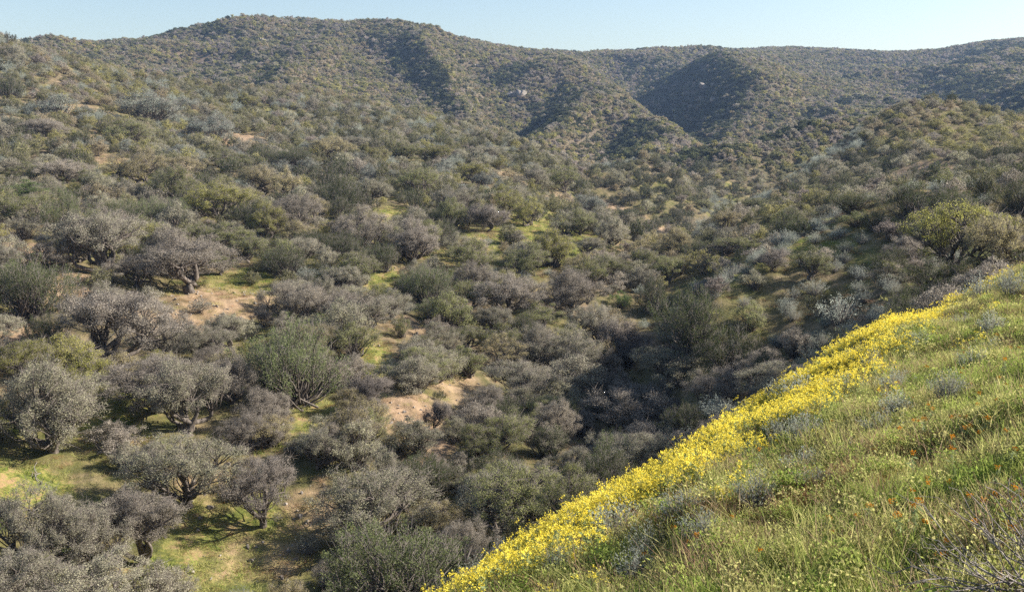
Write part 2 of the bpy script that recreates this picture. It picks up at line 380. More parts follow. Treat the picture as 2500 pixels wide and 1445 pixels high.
def tube(pts, rad, sides=5):
    pts = np.asarray(pts, float); k = len(pts)
    t = unit(np.gradient(pts, axis=0)); ref = np.array([.31, .2, .93]); 
    a = unit(np.cross(t, ref)); b = np.cross(t, a)
    an = np.arange(sides) * 2 * np.pi / sides
    V = (pts[:, None] + (a[:, None] * np.cos(an)[None, :, None] + b[:, None] * np.sin(an)[None, :, None]) * np.asarray(rad)[:, None, None]).reshape(-1, 3)
    i = np.arange(k - 1)[:, None] * sides; j = np.arange(sides)[None, :]; j2 = (j + 1) % sides
    Fa = np.stack([i + j, i + j2, i + j2 + sides, i + j + sides], -1).reshape(-1, 4)
    return V, [Fa], 0.5
def curve(a, b, g, bend=.18, n_=5, sag=0.0):
    a = np.asarray(a, float); b = np.asarray(b, float); L_ = np.linalg.norm(b - a)
    t = np.linspace(0, 1, n_)[:, None]; off = g.normal(size=3) * bend * L_; off2 = g.normal(size=3) * bend * .5 * L_
    return a + (b - a) * t + np.sin(t * np.pi) * off + np.sin(t * 2 * np.pi) * off2 + np.array([0, 0, sag * L_]) * np.sin(t * np.pi)

def make_tree(seed, w=6.0, h=4.2, clear=.28, lobes=6, per_lobe=12, leaf_n=150, leaf=.085, clump=.42, twig_n=14, style='oak', lo=False, wood=.12):
    g = np.random.default_rng(seed)
    # lobes: overlapping rounded masses
    lc, lr = [], []
    for i in range(lobes):
        a = 2 * np.pi * (i + g.uniform(-.3, .3)) / lobes
        rr = w * .5 * g.uniform(.38, .66) if i < lobes - 1 else w * g.uniform(0, .08)
        zz = h * (clear + (1 - clear) * g.uniform(.25, .55)) if i < lobes - 1 else h * (1 - .3)
        lc.append((math.cos(a) * rr, math.sin(a) * rr, zz)); lr.append(w * .5 * g.uniform(.36, .52))
    lc = np.array(lc); lr = np.array(lr); asp = (1 - clear) * h / w * 1.25
    lc[:, 2] = np.minimum(lc[:, 2], h - lr * asp * .95)
    C, Lb = [], []
    for i in range(lobes):
        k = int(per_lobe * (lr[i] / (w * .22)) ** 2) + 2
        d = unit(g.normal(size=(k, 3)) + np.array([0, 0, .45])); f = g.uniform(.35, 1.0, k) ** .5
        c = lc[i] + d * (lr[i] * f)[:, None] * np.array([1, 1, asp])
        C.append(c); Lb += [i] * k
    C = np.concatenate(C); Lb = np.array(Lb)
    C[:, 2] = np.maximum(C[:, 2], h * clear * .55 if style == 'oak' else .12 * h)
    C += g.normal(size=C.shape) * .12
    if style == 'oak' and not lo:   # some clumps break the outline, some are missing
        keep = g.random(len(C)) > .14; C, Lb = C[keep], Lb[keep]
    nC = len(C)
    wood_g = []
    if style == 'oak':
        lean = g.normal(size=2) * .12 * w; ft = np.array([lean[0] * .4, lean[1] * .4, h * clear * g.uniform(.55, .9)])
        r0 = w * .034 * (wood / .12)
        tp = curve((0, 0, -.35), ft, g, .10, 6); wood_g.append(tube(tp, np.linspace(r0 * 1.5, r0 * .95, 6), 7))
        for i in range(lobes):
            e = lc[i] + np.array([0, 0, -lr[i] * .25])
            st = tp[-1] if g.random() < .7 else tp[3]
            lp = curve(st, e, g, .16, 8, .04); wood_g.append(tube(lp, np.linspace(r0 * .72, r0 * .22, 8), 6))
            for j in np.nonzero(Lb == i)[0]:
                if lo and g.random() < .5: continue
                k = g.integers(3, 8); bp = curve(lp[k], C[j], g, .14, 5); wood_g.append(tube(bp, np.linspace(r0 * .2, r0 * .06, 5), 4 if not lo else 3))
    else:
        for j in range(nC):
            if lo and g.random() < .6: continue
            st = np.array([g.normal() * .06 * w, g.normal() * .06 * w, -.1])
            bp = curve(st, C[j] * np.array([1, 1, .96]), g, .07, 5, -.06); wood_g.append(tube(bp, np.linspace(w * .009 + .012, .008, 5), 4 if not lo else 3))
    # twigs and leaves in clumps
    cr_ = clump * g.uniform(.7, 1.3, nC)
    li = np.repeat(np.arange(nC), leaf_n)
    if style == 'plume':
        ax = unit(C * np.array([.5, .5, 0]) / w * 2 + np.array([0, 0, .9]) + g.normal(size=(nC, 3)) * .16)
        tt = g.uniform(-.7, 1.0, len(li)); taper = np.clip(1.15 - np.abs(tt) * .9, .1, 1)
        Pn = C[li] + ax[li] * (tt * cr_[li] * 1.25)[:, None] + g.normal(size=(len(li), 3)) * (cr_[li] * .34 * taper)[:, None]
        V1 = leaves(Pn, leaf, g, .1, .5, axis=ax[li], var=g.random(len(li)) * .6 + .4 * (tt > .2) * g.random(len(li)))
    else:
        d = unit(g.normal(size=(len(li), 3))); rr = g.random(len(li)) ** .55
        Pn = C[li] + d * (rr * cr_[li])[:, None] * np.array([1.1, 1.1, .72])
        V1 = leaves(Pn, leaf, g, .8, .62, nrm=d * (1.7 if lo else .6))
    Pn_ok = Pn
    groups_leaf = [(*V1, 0)]
    if twig_n:
        ti = np.repeat(np.arange(nC), twig_n); cen = np.array([0, 0, h * .25])
        outw = unit(C[ti] - cen) * .7 + g.normal(size=(len(ti), 3)) * .75
        if style == 'plume': outw = outw * .4 + np.array([0, 0, .7])
        V2 = twigs(C[ti] + g.normal(size=(len(ti), 3)) * (cr_[ti] * .3)[:, None], outw, cr_[ti] * g.uniform(.8, 1.5, len(ti)), .011 if not lo else .02, g)
        groups_leaf.append((*V2, 1))
    return groups_leaf, wood_g

def make_sage(seed, w=1.2, h=.9, stems=90, per=12, leaf=.05, spread=1.0):
    g = np.random.default_rng(seed)
    a = g.uniform(0, 2 * np.pi, stems); r = g.random(stems) ** .6
    tip = np.c_[np.cos(a) * r * w * .5, np.sin(a) * r * w * .5, h * (1 - .45 * r ** 2) * g.uniform(.72, 1.12, stems)]
    base = tip * np.array([.12, .12, 0]) * spread; base[:, 2] = -.03
    V2 = twigs(base, tip - base, np.linalg.norm(tip - base, axis=1), .008, g)
    si = np.repeat(np.arange(stems), per); t = g.uniform(.38, 1.02, len(si))[:, None]
    P = base[si] * (1 - t) + tip[si] * t + g.normal(size=(len(si), 3)) * .028 * w
    V1 = leaves(P, leaf, g, .1, .38, axis=(tip - base)[si] / h, var=g.random(len(si)) * .65 + .35 * (t[:, 0] > .75))
    return [(*V1, 0), (*V2, 1)]

# near plants: crown and trunk as separate parts;   far plants: one light mesh
HI = {'oak': [], 'juniper': [], 'shrub': [], 'sage': [], 'bare': []}
def pair(kind, key, args):
    gl, wg = make_tree(**args)
    cm = build_mesh(kind + '_crown', gl, [LM[key], TWIG]); tm = build_mesh(kind + '_trunk', [(*x, 0) for x in wg], [BARK])
    HI[kind].append((cm, tm, args.get('w', 6.0), args.get('h', 4.2)))
for s in range(7):
    pair('oak', 'G', dict(seed=100 + s, w=6, h=4.3, clear=[.16, .12, .22, .14, .1, .22, .17][s], lobes=[7, 8, 6, 9, 7, 8, 6][s], per_lobe=17, leaf_n=190, leaf=.062, clump=.40, twig_n=22))
for s in range(4):
    pair('juniper', 'J', dict(seed=200 + s, w=5, h=3.9, clear=.06, lobes=[7, 6, 8, 6][s], per_lobe=17, leaf_n=130, leaf=.075, clump=.5, twig_n=8, style='plume'))
for s in range(5):
    pair('shrub', 'O', dict(seed=300 + s, w=4, h=2.6, clear=.1, lobes=[6, 5, 7, 6, 5][s], per_lobe=13, leaf_n=95, leaf=.075, clump=.36, twig_n=14, style='bush'))
for s in range(3):
    pair('bare', 'B', dict(seed=400 + s, w=3, h=2.6, clear=.2, lobes=6, per_lobe=14, leaf_n=20, leaf=.05, clump=.36, twig_n=40, style=['oak', 'bush', 'oak'][s], wood=.09))
for s in range(4):
    HI['sage'].append((build_mesh('sage_bush', make_sage(500 + s, stems=[90, 120, 70, 100][s], per=13), [LM['S'], TWIG]), None, 1.2, .9))

PROTO = {}
def proto_coll(name, items):
    c = bpy.data.collections.new(name)
    for i, (key, me) in enumerate(items):
        o = bpy.data.objects.new(f'{name}_{i:02d}', me); c.objects.link(o)
    PROTO[name] = (c, [k for k, _ in items]); return c
MIDB, FARB = [], []
for key in 'GPOYTDJ':
    for s in range(2):
        gl, wg = make_tree(seed=600 + s + ord(key), w=4, h=2.7, clear=.1, lobes=5 + s, per_lobe=8, leaf_n=34, leaf=.17, clump=.46, twig_n=5, style='plume' if key in 'DJ' else 'bush', lo=True)
        MIDB.append((key, build_mesh('scrub', gl + [(*x, 1) for x in wg], [LF[key] if key in 'YOT' or s else LM[key], TWIG])))
for key in 'GPOYTDSJ':
    for s in range(2):
        gl, wg = make_tree(seed=700 + s + ord(key), w=4, h=2.4 if key != 'S' else 2.0, clear=.04, lobes=4 + s, per_lobe=5, leaf_n=30, leaf=.36, clump=.55, twig_n=0, style='bush', lo=True)
        FARB.append((key, build_mesh('scrub', gl, [LF[key]])))
proto_coll('scrub_mid', MIDB); proto_coll('scrub_far', FARB)

def scatter(name, pts, scl, rotz, pick, coll, label, tilt=None, category=None, zs=None):
    """one object of uncountable growth: instances on a cloud of points"""
    me = bpy.data.meshes.new(name); pts = np.asarray(pts, np.float32); k = len(pts)
    me.vertices.add(k); me.vertices.foreach_set('co', pts.ravel())
    s3 = np.stack([scl, scl, scl if zs is None else zs], 1) if np.ndim(scl) == 1 else scl
    a = me.attributes.new('scl', 'FLOAT_VECTOR', 'POINT'); a.data.foreach_set('vector', s3.astype(np.float32).ravel())
    rot = np.zeros((k, 3)); rot[:, 2] = rotz
    if tilt is not None: rot[:, :2] = tilt
    a = me.attributes.new('rot', 'FLOAT_VECTOR', 'POINT'); a.data.foreach_set('vector', rot.astype(np.float32).ravel())
    a = me.attributes.new('pick', 'INT', 'POINT'); a.data.foreach_set('value', np.asarray(pick, np.int32))
    o = bpy.data.objects.new(name, me); COL.objects.link(o)
    ng = bpy.data.node_groups.new(name, 'GeometryNodeTree')
    ng.interface.new_socket('Geometry', in_out='INPUT', socket_type='NodeSocketGeometry'); ng.interface.new_socket('Geometry', in_out='OUTPUT', socket_type='NodeSocketGeometry')
    gi = ng.nodes.new('NodeGroupInput'); go = ng.nodes.new('NodeGroupOutput'); ip = ng.nodes.new('GeometryNodeInstanceOnPoints')
    ci = ng.nodes.new('GeometryNodeCollectionInfo'); ci.inputs['Collection'].default_value = coll
    ci.inputs['Separate Children'].default_value = True; ci.inputs['Reset Children'].default_value = True
    def attr(nm, ty):
        q = ng.nodes.new('GeometryNodeInputNamedAttribute'); q.data_type = ty; q.inputs['Name'].default_value = nm
        return q.outputs['Attribute']
    Lk = ng.links.new
    Lk(gi.outputs[0], ip.inputs['Points']); Lk(ci.outputs[0], ip.inputs['Instance']); ip.inputs['Pick Instance'].default_value = True
    Lk(attr('pick', 'INT'), ip.inputs['Instance Index']); Lk(attr('scl', 'FLOAT_VECTOR'), ip.inputs['Scale'])
    er = ng.nodes.new('FunctionNodeEulerToRotation'); Lk(attr('rot', 'FLOAT_VECTOR'), er.inputs[0]); Lk(er.outputs[0], ip.inputs['Rotation'])
    Lk(ip.outputs[0], go.inputs[0])
    md = o.modifiers.new('growth', 'NODES'); md.node_group = ng
    o['kind'] = 'stuff'; o['label'] = label; o['category'] = category or 'vegetation'
    return o
# ------------------------------------------------------------------ ground sheet
OPEN = [  # u, v, half width, half height (pixels), kind, strength : bare or grassy openings between the shrubs
    (170, 715, 50, 60, 'soil', 1), (45, 625, 60, 30, 'soil', 1), (60, 820, 75, 34, 'soil', .9), (150, 690, 60, 25, 'soil', .9), (20, 300, 30, 14, 'soil', .8), (25, 960, 60, 30, 'soil', .5),
    (560, 745, 100, 45, 'soil', .8), (620, 700, 80, 40, 'green', .7), (440, 800, 90, 34, 'soil', .8), (520, 690, 80, 24, 'green', .5),
    (1000, 1015, 78, 55, 'soil', 1), (1045, 1090, 60, 55, 'soil', 1), (800, 1030, 110, 55, 'green', .75), (915, 880, 50, 62, 'green', .9), (700, 1075, 80, 40, 'green', .6), (1120, 950, 55, 50, 'soil', .6),
    (560, 1310, 200, 110, 'green', .5), (520, 1190, 80, 45, 'soil', .7), (760, 1250, 60, 80, 'soil', .7), (60, 1190, 110, 60, 'green', .9), (470, 1400, 180, 60, 'green', .6), (270, 1060, 90, 60, 'green', .6), (640, 1380, 120, 50, 'soil', .5), (330, 1000, 90, 40, 'green', .5),
    (980, 535, 65, 26, 'green', .8), (960, 545, 50, 16, 'soil', .6), (665, 605, 55, 18, 'green', 1), (770, 597, 40, 16, 'green', 1), (985, 668, 26, 12, 'soil', .9), (1000, 800, 60, 25, 'soil', .6),
    (1330, 560, 130, 50, 'green', .8), (1360, 600, 120, 40, 'green', .8), (1120, 600, 150, 40, 'green', .5), (1520, 520, 55, 13, 'soil', .85), (1635, 584, 34, 17, 'soil', .85), (1590, 552, 30, 8, 'soil', .8), (1670, 612, 22, 18, 'soil', .9),
    (1365, 500, 40, 40, 'soil', .5), (1545, 610, 40, 14, 'soil', .4), (1400, 640, 50, 16, 'green', .7), (930, 680, 60, 40, 'green', .6), (1100, 900, 50, 40, 'green', .4),
    (580, 350, 65, 14, 'soil', 1), (1230, 432, 50, 11, 'soil', .8), (960, 404, 24, 8, 'soil', .8), (750, 300, 30, 6, 'soil', .6), (240, 345, 40, 14, 'soil', .7), (190, 275, 60, 14, 'soil', .6), (260, 400, 40, 20, 'soil', .6), (300, 420, 50, 20, 'green', .6), (340, 455, 60, 16, 'green', .6), (620, 272, 80, 10, 'green', .5),
    (2225, 437, 85, 11, 'soil', 1), (2120, 470, 50, 7, 'soil', .5), (1800, 462, 60, 6, 'green', .7), (1760, 478, 30, 5, 'green', .8), (1640, 425, 30, 12, 'green', .6),
    (1080, 165, 60, 9, 'green', .35), (430, 140, 40, 8, 'soil', .4), (500, 160, 14, 40, 'soil', .6),
    (2000, 620, 90, 14, 'green', .7), (2130, 640, 70, 14, 'green', .6), (1930, 600, 60, 10, 'green', .6), (2060, 545, 60, 8, 'green', .6), (2300, 720, 80, 20, 'green', .4),
]
OW = []
for (u, v, ru, rv, kd, s_) in OPEN:
    x, y, z, d = at(u, v); xa, ya, _, da = at(u, v - rv); xb, yb, _, db = at(u, v + rv)
    shr = .85 if kd == 'green' and d < 130 else 1.2; ru *= shr; rv *= shr; rl = ru * d / F; rr = min(max(abs(da - db) * .5, rl * .5), rl * 4)
    OW.append((x, y, rl, rr, math.atan2(x, y), kd, s_))
def open_at(x, y):
    so = np.zeros(np.shape(x)); gr = np.zeros(np.shape(x))
    for (cx, cy, rl, rr, az, kd, s_) in OW:
        dx = x - cx; dy = y - cy; a = dx * math.cos(az) - dy * math.sin(az); b = dx * math.sin(az) + dy * math.cos(az)
        m_ = (abs(a) < rl * 1.6) & (abs(b) < rr * 1.6)
        if not np.any(m_): continue
        q = np.hypot(a / rl, b / rr)
        w_ = (1 - sstep(.65, 1.3, q + .35 * pnoise(x / (rl * .5 + .3), y / (rl * .5 + .3)))) * s_ * m_
        if kd == 'soil': so = np.maximum(so, w_)
        else: gr = np.maximum(gr, w_)
    return so, gr

nA, nL = len(AZ), len(LD)
V = np.stack([Xg, Yg, Zg], -1).reshape(-1, 3)
I = np.arange(nA * nL).reshape(nA, nL)
Fq = np.stack([I[:-1, :-1], I[1:, :-1], I[1:, 1:], I[:-1, 1:]], -1).reshape(-1, 4)[:, ::-1]
cen = nA * nL
V = np.r_[V, [[0, 0, PLA]]]
me = bpy.data.meshes.new('ground')
tri = np.stack([I[:-1, 0], np.full(nA - 1, cen), I[1:, 0]], -1)
lp = np.r_[Fq.ravel(), tri.ravel()].astype(np.int32); st = np.r_[np.arange(len(Fq)) * 4, len(Fq) * 4 + np.arange(len(tri)) * 3].astype(np.int32)
me.vertices.add(len(V)); me.vertices.foreach_set('co', V.ravel().astype(np.float32))
me.loops.add(len(lp)); me.loops.foreach_set('vertex_index', lp); me.polygons.add(len(st)); me.polygons.foreach_set('loop_start', st)
so, gr = open_at(V[:, 0], V[:, 1])
for nm, ar in (('soil', so), ('green', gr)):
    a = me.attributes.new(nm, 'FLOAT', 'POINT'); a.data.foreach_set('value', ar.astype(np.float32))
me.update(); me.polygons.foreach_set('use_smooth', np.ones(len(st), bool))
gm, nt = new_mat('hillside_ground'); L = nt.links.new
out = nd(nt, 'ShaderNodeOutputMaterial'); p = nd(nt, 'ShaderNodeBsdfPrincipled'); p.inputs['Roughness'].default_value = .95; p.inputs['Specular IOR Level'].default_value = .1
geo = nd(nt, 'ShaderNodeNewGeometry')
def noise(scale, det=5, dist=0.0):
    q = nd(nt, 'ShaderNodeTexNoise'); q.inputs['Scale'].default_value = scale; q.inputs['Detail'].default_value = det; q.inputs['Distortion'].default_value = dist
    L(geo.outputs['Position'], q.inputs['Vector']); return q.outputs[0]
def ramp(src, stops):
    q = nd(nt, 'ShaderNodeValToRGB'); e = q.color_ramp.elements
    while len(e) < len(stops): e.new(.5)
    for i, (ps, c) in enumerate(stops): e[i].position = ps; e[i].color = (*c, 1)
    L(src, q.inputs[0]); return q.outputs[0]
def mixc(f, a, b):
    q = nd(nt, 'ShaderNodeMix', data_type='RGBA'); L(f, q.inputs['Factor']); L(a, q.inputs['A']); L(b, q.inputs['B']); return q.outputs['Result']
def math_(op, a, b):
    q = nd(nt, 'ShaderNodeMath', operation=op)
    for i, s_ in enumerate((a, b)):
        if hasattr(s_, 'links'): L(s_, q.inputs[i])
        else: q.inputs[i].default_value = s_
    q.use_clamp = True; return q.outputs[0]
A_ = lambda nm: (lambda q: q.outputs['Fac'])(nd(nt, 'ShaderNodeAttribute', attribute_name=nm))
n1 = noise(.09, 6, .4); n2 = noise(.8, 6, .3); n3 = noise(5, 6); n4 = noise(22, 4)
base = mixc(ramp(n1, [(.38, (0, 0, 0)), (.62, (1, 1, 1))]), ramp(n2, [(.3, (.06, .05, .03)), (.5, (.14, .11, .065)), (.7, (.25, .185, .125))]), ramp(n2, [(.3, (.06, .075, .02)), (.5, (.13, .12, .045)), (.72, (.21, .17, .085))]))
grass = ramp(math_('ADD', math_('MULTIPLY', n2, .5), math_('MULTIPLY', n3, .5)), [(.36, (.05, .07, .015)), (.45, (.13, .16, .03)), (.52, (.25, .24, .06)), (.60, (.33, .22, .11))])
soilc = ramp(math_('ADD', math_('MULTIPLY', n2, .4), math_('MULTIPLY', n4, .6)), [(.3, (.16, .095, .06)), (.46, (.30, .20, .125)), (.6, (.40, .285, .185)), (.75, (.52, .40, .32))])
g_f = math_('MULTIPLY', A_('green'), ramp(n3, [(.25, (.6, .6, .6)), (.6, (1, 1, 1))]))
s_f = math_('MULTIPLY', A_('soil'), ramp(n2, [(.28, (.45, .45, .45)), (.55, (1, 1, 1))]))
dist = nd(nt, 'ShaderNodeVectorMath', operation='LENGTH'); L(geo.outputs['Position'], dist.inputs[0])
hi_ = nd(nt, 'ShaderNodeMapRange'); hi_.inputs['From Min'].default_value = 280; hi_.inputs['From Max'].default_value = 420; L(dist.outputs['Value'], hi_.inputs['Value'])
upland = ramp(n2, [(.3, (.05, .042, .03)), (.5, (.105, .085, .058)), (.7, (.17, .13, .09))])   # the mountain's thin brown soil
base = mixc(hi_.outputs[0], base, upland)
c_ = mixc(s_f, mixc(g_f, base, grass), soilc)
L(c_, p.inputs['Base Color'])
bp = nd(nt, 'ShaderNodeBump'); bp.inputs['Strength'].default_value = .8; bp.inputs['Distance'].default_value = .12
L(math_('ADD', math_('MULTIPLY', n3, .6), math_('MULTIPLY', n4, .35)), bp.inputs['Height']); L(bp.outputs[0], p.inputs['Normal']); L(p.outputs[0], out.inputs[0])
me.materials.append(gm)
go_ = bpy.data.objects.new('ground', me); COL.objects.link(go_); go_['kind'] = 'structure'; go_['label'] = 'canyon hillsides of soil and spring grass'

# ------------------------------------------------------------------ things
THINGS = []        # (object, word, colour key, u, v, width px) for labelling
BLOCK = []         # occupied circles
def link(name, me_, parent=None):
    o = bpy.data.objects.new(name, me_); COL.objects.link(o)
    if parent is not None: o.parent = parent
    return o
def setmat(o, key):
    if o.data.materials[0] != LM[key]:
        o.material_slots[0].link = 'OBJECT'; o.material_slots[0].material = LM[key]
NAMES = {'oak': 'scrub_oak', 'juniper': 'juniper', 'shrub': 'chaparral_shrub', 'sage': 'sagebrush', 'bare': 'bare_shrub'}
WORD = {'G': 'grey-leaved', 'P': 'mauve-grey', 'O': 'olive-green', 'Y': 'yellow-green', 'T': 'tan-tipped', 'D': 'dark green', 'J': 'green', 'S': 'silvery blue-grey', 'L': 'bright green', 'B': 'bare-twigged grey'}
KIND_OF = {'G': 'oak', 'P': 'oak', 'O': 'oak', 'Y': 'oak', 'T': 'oak', 'D': 'juniper', 'J': 'juniper', 'S': 'sage', 'B': 'bare', 'L': 'shrub'}
rv = random.Random(11)
def plant(x, y, z, kind, key, w, h, label=None, upx=None, wpx=0, variant=None):
    cm, tm, w0, h0 = HI[kind][rv.randrange(len(HI[kind])) if variant is None else variant % len(HI[kind])]
    rot = rv.uniform(0, 6.28); nm = NAMES[kind]
    if tm is None:
        o = link(nm, cm); setmat(o, key); o['label'] = ''
    else:
        o = bpy.data.objects.new(nm, None); COL.objects.link(o); o.empty_display_size = .3
        c = link('crown', cm, o); setmat(c, key); link('trunk' if kind in ('oak', 'juniper') else 'stems', tm, o)
    o.location = (x, y, z - .02); o.rotation_euler = (rv.uniform(-.06, .06), rv.uniform(-.06, .06), rot); rx = rv.uniform(.84, 1.16); o.scale = (w / w0 * rx, w / w0 / rx, h / h0 * rv.uniform(.94, 1.08))
    BLOCK.append((x, y, w * .5))
    uu, vv, _ = project(x, y, z); THINGS.append([o, nm, key, float(uu), float(vv), wpx, label, math.hypot(x, y)])
    return o
